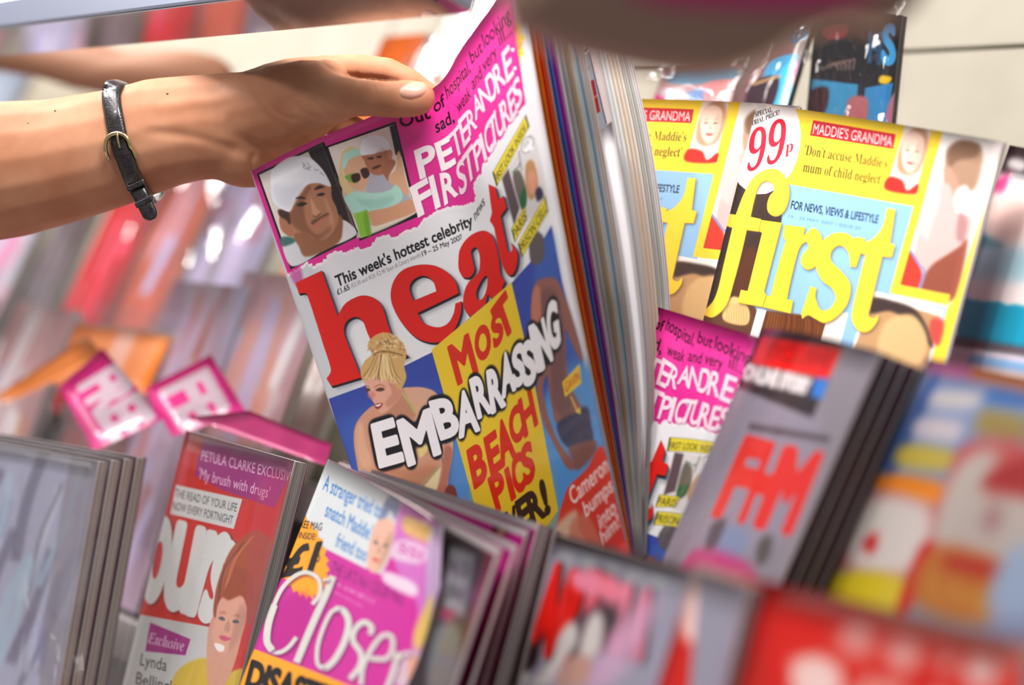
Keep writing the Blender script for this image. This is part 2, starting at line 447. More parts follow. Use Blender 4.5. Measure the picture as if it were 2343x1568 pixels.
_a, _b = [np.array([P(*q) for q in r]) for r in _cl]
S_closer = Surf([_a, _a + (_b - _a) * 2.04], world=True)
S_fhm = quad((1745, 752, .745), (2018, 806, .650), (1530, 1250, .752), bulge=.008, zb=1.158)
S_art = quad((1271, 1222, .690), (1556, 1298, .590), (1190, 1568, .690), zb=1.02, w=.16)
S_heatb = quad((1178, 603, .90), (1790, 789, .765), (778, 1628, .90), zb=1.158)
S_red = quad((1590, 1290, .580), (2363, 1475, .46), (1525, 1500, .580), zb=1.02)
S_tv = quad((2122, 819, .660), (2420, 872, .575), (1893, 1324, .670), zb=1.158, w=.16)
S_turq = quad((2310, 332, .80), (2640, 392, .70), (2150, 800, .815), zb=1.29, w=.17)
S_silver = quad((-90, 1000, 1.02), (226, 1056, .93), (-190, 1568, 1.02), zb=1.02)
# ------------------------------------------------------------------ cover prints
def jag(pts, a, n=7, seed=1):
    r = random.Random(seed); out = []
    for (x0, y0), (x1, y1) in zip(pts, pts[1:]):
        for k in range(n):
            t = k / n; out.append((x0 + (x1 - x0) * t + r.uniform(-a, a), y0 + (y1 - y0) * t + r.uniform(-a, a)))
    return out + [pts[-1]]


def face(c, cx, cy, w, h, rot, skin=(214, 165, 138), hair=(120, 70, 40), lips=(170, 80, 75), blur=1.5, eyes=(60, 45, 40)):
    """simple printed portrait: face oval, shading, brows, eyes, nose, mouth"""
    ca, sa = math.cos(math.radians(rot)), math.sin(math.radians(rot))
    q = lambda x, y: (cx + x * w * ca - y * h * sa * w / max(w, 1e-6), cy + x * w * sa + y * h * ca)
    g = lambda L: [q(*p) for p in L]
    c.poly(g([(-.5, -.3), (-.42, -.8), (0, -1), (.42, -.8), (.5, -.3), (.42, .45), (.2, .88), (0, .97), (-.2, .88), (-.42, .45)]), skin, blur)
    dk = tuple(int(k * .78) for k in skin)
    c.poly(g([(.25, -.6), (.5, -.3), (.42, .45), (.2, .88), (.18, .4)]), dk, blur * 3, .6)
    for s in (-1, 1):
        c.poly(g([(s * .36, -.22), (s * .22, -.3), (s * .1, -.24), (s * .22, -.25)]), hair, blur, .8)
        c.poly(g([(s * .34, -.08), (s * .22, -.14), (s * .11, -.06), (s * .22, -.02)]), eyes, blur * .6, .9)
    c.poly(g([(-.03, -.05), (.05, .0), (.1, .24), (0, .3), (-.09, .24)]), dk, blur * 1.5, .6)
    c.poly(g([(-.2, .48), (-.05, .43), (.05, .45), (.2, .47), (.06, .58), (-.08, .58)]), lips, blur * .6)
    return q


def paint_heat():
    f2, f3, f4, f5, f6 = (400, 0, 2.85), (550, 300, 2.613), (900, 0, 3.137), (700, 650, 2.489), (1080, 250, 2.413)
    c = Cover(S_heat, 1300, 1750, (226, 225, 229))
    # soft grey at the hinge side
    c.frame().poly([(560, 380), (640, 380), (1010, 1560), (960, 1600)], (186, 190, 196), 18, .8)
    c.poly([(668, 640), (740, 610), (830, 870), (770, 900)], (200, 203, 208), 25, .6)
    c.frame(*f4)
    # yellow burst on the white margin
    st = []
    for k in range(22):
        r = 1 if k % 2 else .72; a = k / 22 * 2 * math.pi; st.append((868 + 75 * r * math.cos(a), 330 + 215 * r * math.sin(a)))
    c.poly([p for p in st], (246, 222, 60), smooth=False)
    # magenta torn panel
    MG = (222, 44, 146)
    c.frame(*f3); lo = jag([(1404, 442), (1370, 450), (1340, 465), (1240, 470), (1180, 492), (1100, 545), (1060, 590), (990, 610), (930, 655), (880, 640), (820, 655), (790, 700), (740, 722), (690, 712), (640, 742), (560, 735), (525, 755), (500, 795), (440, 825), (400, 800), (350, 838), (285, 872)], 7)
    px = [(x / 2.613 + 550, y / 2.613 + 300) for x, y in lo]
    up = jag([(1206, 243), (1180, 275), (1155, 306), (1145, 330), (1122, 338), (1122, 362), (1105, 385), (1098, 408), (1083, 432), (1088, 465)], 4, 6, 3)
    edge = [(573, 385), (702, 320), (846, 258), (960, 205), (996, 190), (1043, 120), (1091, 55), (1140, -30), (1165, -65), (1171, 15), (1180, 96), (1192, 159), (1201, 223)]
    full = edge + up + px
    c.frame().poly(full, (236, 232, 234), smooth=False)
    sh = [(x - 1, y - 7) if i >= len(edge) else (x, y) for i, (x, y) in enumerate(full)]
    c.poly(sh, MG, smooth=False)
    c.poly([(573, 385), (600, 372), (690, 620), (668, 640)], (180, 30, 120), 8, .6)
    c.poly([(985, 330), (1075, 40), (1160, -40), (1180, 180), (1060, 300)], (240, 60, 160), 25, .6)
    # small photograph 1: man in a white cap
    c.frame(*f3)
    c.poly([(97, 255), (500, 62), (712, 628), (300, 828)], (18, 16, 18), smooth=False)
    c.poly([(112, 262), (490, 82), (694, 618), (306, 808)], (214, 204, 196), smooth=False)
    c.poly([(405, 122), (490, 82), (694, 618), (640, 620)], (50, 36, 36), 2, smooth=False)
    c.poly([(560, 260), (600, 330), (660, 560), (690, 600), (660, 480)], (110, 96, 92), 5)
    c.poly([(245, 640), (330, 640), (430, 720), (470, 730), (306, 808)], (208, 208, 212), 2)
    c.poly([(240, 640), (300, 632), (330, 660), (255, 690)], (70, 110, 105), 3)
    c.poly([(590, 530), (650, 550), (694, 618), (560, 682), (600, 600)], (226, 224, 226), 2)
    c.poly([(330, 600), (580, 500), (610, 600), (570, 680), (400, 752), (350, 690)], (150, 98, 70), 3)
    c.poly([(235, 490), (300, 470), (420, 300), (530, 310), (548, 400), (575, 460), (585, 530), (560, 595), (510, 645), (455, 650), (380, 610), (320, 600)], (178, 122, 90), 2)
    c.poly([(232, 520), (258, 520), (300, 560), (325, 620), (290, 628), (245, 590)], (172, 112, 86), 2)
    c.poly([(228, 470), (290, 480), (300, 560), (270, 530), (235, 510)], (70, 48, 36), 3)
    c.poly([(300, 480), (400, 330), (420, 340), (380, 430), (400, 560), (470, 640), (380, 610), (310, 560)], (120, 76, 52), 8, .7)
    c.poly([(500, 400), (530, 440), (560, 560), (520, 630), (480, 640), (530, 560)], (205, 150, 115), 6, .7)
    for e in ([(325, 405), (360, 390), (395, 405), (362, 405)], [(440, 352), (470, 325), (505, 335), (475, 345)]): c.poly(e, (60, 40, 30), 2)
    for e in ([(335, 445), (365, 425), (398, 432), (368, 450)], [(455, 385), (480, 370), (508, 375), (484, 388)]): c.poly(e, (48, 36, 32), 2)
    c.poly([(420, 400), (455, 460), (478, 480), (460, 505), (432, 500)], (210, 158, 122), 4, .8)
    c.line([(432, 505), (455, 512), (482, 490)], 6, (110, 66, 48), 2)
    c.poly([(425, 540), (470, 515), (520, 490), (530, 500), (480, 525), (432, 560)], (90, 58, 42), 4, .8)
    c.poly([(438, 570), (470, 545), (520, 515), (528, 525), (490, 550), (450, 580)], (190, 112, 100), 2)
    c.poly([(440, 630), (500, 600), (545, 560), (540, 600), (500, 640), (460, 652)], (120, 78, 56), 7, .6)
    c.poly([(182, 320), (185, 240), (250, 180), (320, 150), (410, 158), (465, 200), (505, 250), (540, 318), (532, 332), (470, 312), (410, 318), (360, 355), (325, 410), (305, 470), (280, 482), (215, 445), (190, 400)], (232, 232, 238), 1.5)
    c.poly([(195, 330), (300, 330), (380, 320), (330, 380), (300, 460), (220, 430)], (205, 206, 216), 12, .7)
    for k in ([(370, 190), (385, 205), (400, 225), (420, 235)], [(385, 195), (375, 215), (395, 230)], [(395, 190), (410, 200), (405, 225), (425, 210)], [(440, 225), (455, 235), (470, 230)], [(475, 245), (500, 265)]): c.line(k, 3, (100, 100, 108), 1)
    # small photograph 2: woman with sunglasses and man in a cap
    c.frame(*f2)
    c.poly([(985, 955), (1440, 792), (1588, 1412), (1206, 1572)], (18, 16, 18), smooth=False)
    c.poly([(1000, 962), (1428, 812), (1568, 1392), (1214, 1552), (1180, 1480)], (228, 214, 204), smooth=False)
    c.poly([(1400, 825), (1428, 812), (1480, 1020), (1440, 1010)], (40, 28, 28), 2, smooth=False)
    c.poly([(1090, 1240), (1260, 1180), (1560, 1300), (1568, 1392), (1214, 1552), (1190, 1470)], (206, 190, 172), 2)
    c.poly([(1200, 1500), (1568, 1370), (1568, 1392), (1214, 1552)], (232, 222, 208), 1, smooth=False)
    c.poly([(1270, 1130), (1330, 1100), (1450, 1200), (1530, 1310), (1300, 1330), (1250, 1240)], (178, 176, 188), 3)
    c.poly([(1260, 1380), (1400, 1350), (1550, 1300), (1568, 1380), (1420, 1440), (1300, 1475), (1280, 1440)], (214, 158, 122), 2)
    c.poly([(1090, 1000), (1140, 960), (1200, 975), (1180, 1010), (1110, 1100), (1110, 1170), (1160, 1240), (1180, 1290), (1110, 1255), (1070, 1180), (1075, 1080)], (226, 200, 140), 2)
    c.poly([(1110, 1060), (1190, 1000), (1240, 1060), (1265, 1150), (1240, 1230), (1200, 1240), (1130, 1200), (1105, 1120)], (222, 172, 138), 2)
    c.poly([(1090, 1090), (1100, 1010), (1160, 975), (1225, 978), (1215, 1010), (1140, 1040), (1105, 1105)], (176, 224, 206), 1.5)
    c.poly([(1110, 1150), (1180, 1130), (1195, 1190), (1150, 1190), (1125, 1175)], (120, 170, 60), 1)
    c.poly([(1150, 1145), (1200, 1130), (1210, 1170), (1180, 1190), (1160, 1185)], (62, 38, 30), 1)
    c.poly([(1210, 1110), (1255, 1095), (1270, 1140), (1235, 1165)], (66, 42, 38), 1)
    c.poly([(1225, 1010), (1350, 990), (1400, 980), (1410, 1060), (1370, 1130), (1310, 1142), (1265, 1115), (1235, 1050)], (176, 112, 82), 2)
    c.poly([(1385, 975), (1415, 985), (1415, 1035), (1400, 1050)], (204, 134, 100), 1.5)
    c.poly([(1350, 1100), (1400, 1040), (1440, 1060), (1400, 1140), (1390, 1180)], (166, 104, 78), 2)
    for e in ([(1250, 1035), (1290, 1025), (1290, 1040)], [(1310, 1025), (1345, 1015), (1340, 1030)]): c.poly(e, (50, 34, 30), 2)
    c.poly([(1285, 1095), (1330, 1075), (1345, 1085), (1300, 1105)], (80, 46, 36), 2, .9)
    c.poly([(1215, 1010), (1210, 960), (1235, 905), (1290, 882), (1350, 890), (1390, 925), (1405, 970), (1380, 980), (1350, 965), (1310, 1000), (1260, 1010)], (240, 236, 240), 1.5)
    c.poly([(1395, 1150), (1440, 1100), (1450, 1000), (1470, 1000), (1500, 1150), (1530, 1270), (1480, 1250), (1430, 1210), (1400, 1190)], (220, 170, 135), 2)
    c.poly([(1110, 1290), (1180, 1250), (1300, 1260), (1400, 1240), (1440, 1205), (1480, 1250), (1475, 1310), (1400, 1350), (1280, 1375), (1180, 1400), (1130, 1340)], (178, 224, 208), 2)
    c.poly([(1180, 1300), (1300, 1300), (1420, 1280), (1400, 1330), (1280, 1360)], (140, 190, 176), 8, .5)
    c.poly([(1168, 1395), (1255, 1368), (1280, 1525), (1215, 1552)], (140, 200, 60), 1, smooth=False)
    c.poly([(1230, 1400), (1255, 1380), (1280, 1520), (1250, 1535)], (110, 170, 45), 5, .8)
    # magenta panel writing
    K = (26, 14, 22)
    c.frame(*f4)
    c.text('Out', (55, 918), (272, 846), (-25, -92), K, bold=.022)
    c.text('of', (298, 812), (380, 755), (-22, -88), K, bold=.018)
    c.text('hospital,', (388, 716), (557, 512), (-22, -98), (52, 18, 36), bold=.010)
    c.text('but', (562, 462), (644, 368), (-22, -92), (52, 22, 38), bold=.010)
    c.text('looking', (655, 350), (838, 140), (-26, -104), (46, 20, 34), bold=.010)
    c.text('sad,', (310, 958), (442, 872), (-22, -92), K, bold=.018)
    c.text('weak', (468, 822), (560, 690), (-22, -92), (52, 18, 36), bold=.010)
    c.text('and', (572, 650), (640, 552), (-22, -92), (52, 22, 38), bold=.008)
    c.text('very', (652, 520), (748, 400), (-24, -92), (46, 20, 34), bold=.008)
    c.text('ill...', (765, 335), (850, 242), (-26, -104), (46, 20, 34), bold=.008)
    W1 = (250, 240, 244)
    L4 = [('P', (145, 1082), (285, 1020), (192, 1292), (330, 1225)), ('E', (292, 1030), (400, 968), (345, 1232), (452, 1172)),
          ('T', (395, 970), (470, 885), (440, 1155), (512, 1070)), ('E', (462, 868), (520, 800), (505, 1068), (555, 1000)), ('R', (520, 800), (572, 770), (545, 985), (605, 910)),
          ('A', (572, 690), (600, 668), (590, 870), (650, 790)), ('N', (605, 640), (672, 590), (648, 810), (712, 720)), ('D', (655, 570), (705, 480), (700, 740), (752, 690)),
          ('R', (708, 500), (755, 410), (752, 680), (812, 590)), ('E', (775, 385), (830, 315), (815, 600), (868, 535)),
          ('F', (112, 1347), (240, 1272), (178, 1565), (306, 1490)), ('I', (250, 1272), (288, 1252), (302, 1505), (342, 1483)), ('R', (330, 1245), (425, 1225), (368, 1480), (470, 1395)),
          ('S', (445, 1185), (505, 1120), (480, 1415), (535, 1360)), ('T', (490, 1130), (565, 1030), (525, 1345), (600, 1245)), ('P', (565, 1050), (618, 970), (602, 1240), (650, 1160)),
          ('I', (612, 975), (632, 950), (655, 1165), (675, 1140)), ('C', (640, 930), (690, 860), (680, 1130), (728, 1060)), ('T', (672, 880), (735, 785), (700, 1090), (765, 990)),
          ('U', (718, 800), (765, 740), (755, 1010), (805, 930)), ('R', (765, 745), (805, 680), (800, 950), (850, 860)), ('E', (812, 680), (850, 610), (850, 880), (895, 800)), ('S', (850, 600), (900, 530), (880, 810), (930, 720))]
    for i, (ch, *q) in enumerate(L4):
        b = .03 if i in (0, 1, 10, 11, 12) else .018
        c.letter(ch, *q, (120, 20, 80), bold=b, blur=3, alpha=.6, shift=(5, 4))
        c.letter(ch, *q, W1 if i in (0, 1, 10, 11, 12) else (240, 214, 226), bold=b)
    for x, y in ((856, 358), (872, 490)): c.ell(x, y, 12, 13, W1)
    c.frame(*f4).text('E', (868, 235), (884, 205), (-3, -26), (60, 50, 20))
    c.text('pics', (892, 362), (925, 320), (-3, -22), (60, 50, 20))
    # strap lines
    c.frame(*f3)
    c.text("This week's hottest celebrity", (580, 932), (1396, 560), (-20, -66), (16, 15, 18), bold=.024)
    c.text('news', (1404, 538), (1464, 436), (-16, -60), (60, 46, 54), bold=.012)
    c.text('£1.65', (582, 980), (656, 946), (-10, -32), (30, 30, 32), bold=.018)
    c.text('(€3.30 excl ROI; €2.90 Spain & Canary Islands)', (665, 940), (1082, 748), (-8, -26), (120, 120, 124))
    c.text('19 – 25 May 2007', (1090, 750), (1330, 646), (-9, -31), (34, 34, 36), bold=.014)
    # the red title
    C = 1
    h = [(330, 908, C), (487, 835, C), (583, 1105, C), (630, 1030), (720, 985), (800, 1000), (850, 1055), (890, 1180), (940, 1290), (990, 1335, C), (1000, 1345, C), (800, 1420, C), (790, 1290), (757, 1200), (730, 1135), (685, 1112), (635, 1140), (620, 1200), (650, 1290), (690, 1390), (722, 1474, C), (545, 1527, C), (515, 1480, C), (540, 1440), (534, 1395), (500, 1290), (410, 1010), (385, 970), (350, 974, C)]
    e1 = [(1305, 970, C), (1060, 1088, C), (1100, 1150), (1180, 1174), (1240, 1150), (1275, 1090), (1285, 1032, C), (1322, 1018, C), (1315, 1100), (1270, 1200), (1180, 1265), (1060, 1240), (960, 1140), (903, 1020), (908, 920), (960, 840), (1050, 803), (1150, 803), (1230, 840), (1285, 900)]
    e2 = [(1035, 1015, C), (1012, 940), (1030, 895), (1075, 868), (1120, 872), (1155, 905), (1172, 958, C)]
    a1 = [(1303, 780), (1315, 700), (1370, 630), (1440, 597), (1490, 610), (1520, 660), (1545, 760), (1555, 850), (1580, 900, C), (1545, 985), (1505, 1000), (1478, 975, C), (1460, 1050), (1420, 1100), (1370, 1105), (1335, 1050), (1335, 980), (1360, 910), (1420, 850), (1432, 790), (1425, 725), (1405, 695), (1380, 720), (1390, 780), (1400, 830), (1375, 872), (1335, 875), (1308, 835)]
    a2 = [(1435, 905), (1412, 960), (1418, 1005), (1445, 1005), (1470, 950), (1478, 880), (1462, 868)]
    t6 = [(90, 415, C), (128, 432, C), (145, 500, C), (174, 478, C), (190, 545, C), (158, 590, C), (180, 700), (200, 785), (222, 778), (215, 738, C), (250, 790), (245, 870), (215, 918), (175, 880), (140, 740), (120, 650, C), (98, 615, C), (110, 570, C), (100, 500)]
    t1 = [((p[0] / 2.413 + 1080 - 550) * 2.613, (p[1] / 2.413 + 250 - 300) * 2.613, *p[2:]) for p in t6]
    L = [[h], [e1, e2], [a1, a2], [t1]]
    sh = lambda rr, x, y: [[(p[0] + x, p[1] + y, *p[2:]) for p in r] for r in rr]
    for rr in L: c.rings(sh(rr, 34, 20), (120, 122, 128), 9, .55)
    for rr in L:
        for k in range(6): c.rings(sh(rr, 3 * k + 2, 2.2 * k), (78, 112, 138) if k < 3 else (70, 98, 122))
        for k in range(5): c.rings(sh(rr, 2 * k, 3 * k), (30, 22, 28))
        c.rings(rr, (212, 30, 22))
    # the big photograph
    c.frame().poly([(752, 913), (829, 885), (987, 807), (1080, 722), (1173, 645), (1213, 600), (1262, 515), (1287, 648), (1329, 810), (1364, 939), (1400, 1100), (1440, 1290), (1300, 1420), (980, 1600), (860, 1260)], (56, 72, 158), smooth=False)
    c.poly([(780, 960), (1000, 900), (1060, 1010), (1060, 1400), (860, 1300), (800, 1060)], (66, 96, 176), 40, .8)
    c.poly([(1030, 1040), (1100, 1000), (1180, 1330), (1060, 1450)], (84, 142, 200), 30, .9)
    c.poly([(1250, 900), (1360, 850), (1440, 1290), (1300, 1400), (1230, 1150)], (84, 148, 208), 25, .95)
    c.poly([(1262, 530), (1285, 660), (1330, 820), (1260, 850), (1220, 640)], (62, 104, 176), 20, .6)
    # man in profile on the right
    c.frame(*f6)
    c.poly([(318, 700), (345, 672), (385, 690), (400, 740), (396, 820), (360, 862), (325, 840), (315, 770)], (92, 84, 86), 4)
    c.frame(*f5)
    c.poly([(1295, 20), (1340, -30), (1420, -30), (1470, 60), (1520, 200), (1580, 420), (1560, 430), (1510, 330), (1480, 260), (1480, 420), (1500, 560), (1560, 680), (1600, 740), (1440, 800), (1400, 700), (1380, 560), (1370, 520), (1350, 600), (1380, 750), (1440, 900), (1530, 1020), (1520, 1060), (1480, 1040), (1420, 930), (1350, 780), (1315, 600), (1330, 480), (1310, 300), (1280, 180)], (142, 92, 84), 4)
    c.poly([(1330, 60), (1420, 40), (1470, 260), (1480, 560), (1520, 720), (1450, 760), (1400, 640), (1390, 420), (1340, 200)], (112, 76, 78), 12, .8)
    c.poly([(1295, 40), (1330, 20), (1340, 200), (1310, 260), (1285, 180)], (196, 124, 100), 6, .8)
    c.poly([(1435, 790), (1520, 740), (1600, 700), (1625, 800), (1635, 900), (1560, 935), (1490, 930), (1440, 860)], (52, 56, 84), 5)
    c.poly([(1500, 930), (1640, 890), (1650, 950), (1590, 1030), (1540, 1060), (1520, 1000)], (128, 84, 78), 6)
    c.poly([(1460, 560), (1558, 455), (1568, 565), (1476, 645)], (232, 194, 52), smooth=False)
    c.text('GAVIN', (1478, 622), (1560, 545), (-6, -58), (196, 54, 30), bold=.012)
    c.line([(1508, 640), (1530, 690), (1550, 735)], 7, (230, 200, 70)); c.poly([(1532, 728), (1565, 742), (1560, 700)], (230, 200, 70), smooth=False)
    c.poly([(1430, 1380), (1470, 1215), (1500, 1150), (1600, 1050), (1690, 925), (1765, 1220), (1850, 1568), (1700, 1700), (1400, 1700)], (214, 62, 44), 2)
    c.poly([(1420, 1400), (1470, 1330), (1540, 1290), (1560, 1400), (1640, 1568), (1500, 1700), (1380, 1600)], (216, 178, 150), 10)
    c.poly([(1500, 1400), (1580, 1300), (1660, 1420), (1700, 1560), (1560, 1600)], (206, 120, 96), 12, .8)
    W2 = (240, 226, 224)
    c.text('Cameron', (1518, 1262), (1728, 1062), (-28, -96), W2, bold=.012, blur=1)
    c.text('bumps', (1594, 1330), (1752, 1176), (-22, -90), W2, bold=.012, blur=1)
    c.text('into', (1676, 1400), (1768, 1300), (-20, -90), W2, bold=.012, blur=1)
    c.text('him!', (1690, 1490), (1790, 1380), (-20, -84), W2, bold=.012, blur=1)
    # woman with a topknot
    SK = (206, 150, 122)
    c.poly([(545, 605), (600, 588), (680, 592), (745, 625), (800, 720), (832, 860), (836, 960), (812, 1090), (792, 1240), (690, 1300), (740, 1100), (780, 1000), (680, 820), (560, 720)], (212, 164, 138), 2)
    c.poly([(395, 690), (330, 735), (285, 800), (272, 880), (285, 990), (318, 1110), (420, 1140), (600, 1300), (740, 1250), (775, 1110), (770, 980), (690, 800), (600, 760), (520, 740), (440, 740)], SK, 2)
    c.poly([(420, 1000), (560, 1060), (720, 1030), (760, 1100), (700, 1250), (500, 1200), (410, 1100)], (176, 116, 86), 16, .7)
    c.poly([(790, 930), (836, 950), (815, 1090), (790, 1240), (740, 1220), (770, 1100)], (168, 96, 78), 8, .8)
    c.poly([(800, 1160), (840, 1150), (862, 1210), (850, 1300), (780, 1260)], (120, 58, 54), 3)
    c.poly([(285, 830), (320, 790), (340, 900), (380, 1040), (340, 1080), (295, 980)], (226, 180, 150), 10, .7)
    c.poly([(520, 560), (560, 610), (600, 700), (620, 760), (480, 760), (430, 730), (470, 690)], (190, 132, 106), 4)
    c.line([(545, 610), (570, 650), (600, 690), (625, 735)], 16, (186, 172, 110), 1)
    c.poly([(640, 900), (690, 880), (700, 930), (650, 990)], (222, 204, 130), 3)
    c.poly([(700, 1120), (760, 1050), (768, 1060), (740, 1180), (680, 1250), (640, 1200)], (222, 206, 160), 4)
    c.line([(650, 1150), (700, 1100), (760, 1040)], 7, (150, 160, 120), 1)
    c.poly([(332, 548), (400, 532), (500, 545), (548, 600), (540, 640), (500, 690), (440, 738), (400, 712), (388, 680), (362, 640), (350, 600)], (222, 164, 142), 1.5)
    c.poly([(470, 560), (545, 600), (535, 650), (480, 700), (450, 680), (490, 620)], (196, 132, 108), 6, .8)
    c.poly([(350, 625), (375, 615), (400, 625), (380, 650), (360, 650)], (210, 120, 112), 5, .7)
    for e in ([(335, 602), (355, 594), (368, 606), (350, 612)], [(395, 605), (425, 590), (450, 600), (425, 612)]): c.poly(e, (84, 56, 44), 1.2)
    c.line([(390, 588), (420, 574), (450, 584)], 5, (150, 104, 70), 1.2); c.line([(332, 588), (350, 582), (362, 590)], 4, (150, 104, 70), 1.2)
    c.line([(366, 640), (372, 655), (385, 652)], 4, (160, 96, 80), 1)
    c.poly([(388, 690), (410, 682), (438, 680), (425, 705), (405, 714)], (150, 60, 54), 1); c.poly([(394, 692), (430, 684), (412, 698)], (244, 234, 228), .8)
    HB = [(318, 540), (312, 490), (335, 440), (375, 400), (352, 360), (362, 322), (395, 292), (440, 276), (490, 284), (530, 315), (566, 362), (570, 420), (560, 470), (572, 530), (548, 590), (520, 600), (505, 560), (440, 545), (390, 530), (340, 550)]
    c.poly(HB, (204, 164, 104), 2)
    r = random.Random(4)
    for k in range(70):
        a = r.uniform(0, 6.28); rr = r.uniform(10, 92); x, y = 462 + rr * math.cos(a), 350 + rr * .72 * math.sin(a)
        col = r.choice([(236, 210, 160), (150, 102, 58), (222, 186, 124), (120, 80, 48), (246, 226, 184)])
        c.line([(x, y), (x + r.uniform(-16, 16), y + r.uniform(-14, 14)), (x + r.uniform(-30, 30), y + r.uniform(-24, 24))], r.uniform(3, 7), col, 1, .75)
    for k in range(60):
        t = r.random(); x = 325 + 225 * t; y = 530 + 30 * t + r.uniform(-8, 14)
        col = r.choice([(240, 216, 166), (160, 112, 66), (226, 190, 128), (128, 88, 54), (246, 228, 186)])
        c.line([(x, y), (x + (440 - x) * .35 + r.uniform(-14, 14), y - 60), (440 + (x - 440) * .35, 395 + r.uniform(-14, 22))], r.uniform(3, 6), col, 1, .7)
    c.line([(382, 404), (430, 385), (500, 392), (552, 408)], 7, (110, 72, 42), 2, .8)
    # yellow box and its words
    c.poly([(715, 375), (1020, 120), (1170, -10), (1300, 555), (1436, 1290), (1340, 1420), (970, 1290)], (226, 192, 46), smooth=False)
    c.poly([(980, 1100), (1300, 900), (1430, 1290), (1340, 1420), (980, 1290)], (214, 176, 44), 25, .6)
    R1 = (206, 44, 24)
    for ch, *q in [('M', (806, 362), (925, 282), (865, 577), (982, 500)), ('O', (950, 285), (1032, 205), (982, 462), (1064, 385)), ('S', (1050, 202), (1105, 128), (1074, 378), (1128, 305)), ('T', (1052, 152), (1136, 38), (1116, 336), (1202, 235)),
                   ('B', (915, 952), (1000, 890), (960, 1170), (1038, 1105)), ('E', (1012, 882), (1080, 830), (1056, 1098), (1122, 1040)), ('A', (1090, 800), (1135, 750), (1114, 1050), (1196, 975)), ('C', (1145, 748), (1212, 672), (1182, 935), (1244, 862)), ('H', (1208, 668), (1278, 590), (1246, 878), (1322, 795)),
                   ('P', (1035, 1112), (1110, 1058), (1088, 1300), (1156, 1240)), ('I', (1130, 1062), (1152, 1042), (1170, 1238), (1196, 1214)), ('C', (1158, 1010), (1224, 945), (1196, 1220), (1258, 1150)), ('S', (1218, 940), (1280, 882), (1248, 1162), (1310, 1098))]:
        c.letter(ch, *q, R1, bold=.03, fat=4)
    for ch, *q in [('V', (1130, 1310), (1190, 1260), (1160, 1440), (1220, 1400)), ('E', (1190, 1245), (1250, 1200), (1228, 1420), (1290, 1360)), ('R', (1248, 1200), (1316, 1160), (1290, 1370), (1370, 1320)), ('!', (1325, 1130), (1352, 1108), (1366, 1325), (1396, 1300))]:
        c.letter(ch, *q, (60, 42, 34), bold=.03, fat=4)
    EM = [('E', (370, 802), (498, 762), (418, 1048), (560, 1008)), ('M', (516, 782), (706, 708), (582, 1040), (770, 965)), ('B', (700, 672), (836, 638), (768, 890), (880, 850)), ('A', (862, 622), (930, 596), (872, 880), (992, 832)),
          ('R', (930, 548), (1012, 500), (980, 770), (1066, 725)), ('R', (1026, 498), (1094, 470), (1058, 742), (1140, 690)), ('A', (1118, 400), (1152, 378), (1118, 655), (1196, 600)), ('S', (1172, 372), (1234, 322), (1184, 600), (1250, 560)),
          ('S', (1226, 340), (1290, 310), (1244, 598), (1316, 548)), ('I', (1268, 244), (1300, 228), (1318, 505), (1352, 490)), ('N', (1298, 250), (1352, 190), (1348, 492), (1408, 430)), ('G', (1362, 118), (1424, 84), (1390, 392), (1452, 345))]
    for ch, *q in EM: c.letter(ch, *q, (24, 20, 24), bold=.03, fat=23)
    for ch, *q in EM: c.letter(ch, *q, (238, 234, 238), bold=.03, fat=4)
    # inset on the right with the strips
    c.frame(*f6)
    c.poly([(165, 385), (290, 170), (345, 145), (385, 300), (405, 420), (420, 520), (300, 620), (230, 560)], (212, 206, 206), 2, smooth=False)
    c.poly([(165, 385), (200, 330), (262, 545), (232, 640)], (92, 74, 78), 3, smooth=False)
    c.poly([(225, 370), (262, 340), (300, 440), (300, 520), (270, 540)], (104, 98, 88), 4)
    c.poly([(262, 500), (290, 430), (300, 520), (280, 560)], (40, 98, 58), 4)
    c.line([(258, 230), (268, 300), (276, 340)], 5, (120, 116, 112), 1); c.line([(222, 352), (240, 330), (258, 318), (262, 296)], 5, (60, 110, 90), 1.5)
    c.poly([(294, 320), (318, 280), (340, 290), (356, 340), (366, 420), (350, 480), (320, 500), (300, 440)], (186, 138, 92), 4)
    c.poly([(312, 350), (340, 340), (355, 390), (350, 450), (325, 470), (308, 410)], (212, 148, 122), 4)
    c.poly([(350, 450), (378, 430), (395, 480), (360, 510)], (52, 50, 76), 4)
    c.ell(306, 196, 31, 50, (90, 88, 96), 22, .5); c.ell(306, 196, 27, 46, (238, 236, 240), 22, .5)
    c.poly([(318, 235), (344, 215), (330, 200)], (236, 234, 238), smooth=False)
    c.text('GUILTY', (286, 222), (332, 165), (-5, -30), (80, 80, 88))
    for q, tx_, b0, b1 in (([(112, 352), (298, 28), (318, 96), (136, 430)], 'FIRST LOOK INSIDE...', (134, 412), (312, 92)), ([(215, 662), (294, 532), (302, 612), (236, 740)], 'PARIS', (234, 722), (302, 606)), ([(252, 744), (404, 476), (422, 566), (276, 822)], 'PRISON CELL!', (274, 800), (418, 556))):
        c.poly(q, (70, 62, 20), smooth=False)
        m = np.mean(q, 0); c.poly([tuple(m + (np.array(p) - m) * .93) for p in q], (222, 204, 60), smooth=False)
        c.text(tx_, b0, b1, (-12, -40) if tx_[0] == 'F' else (-13, -50), (64, 56, 16), bold=.008)
    c.frame().mottle(.006, 3)
    return c
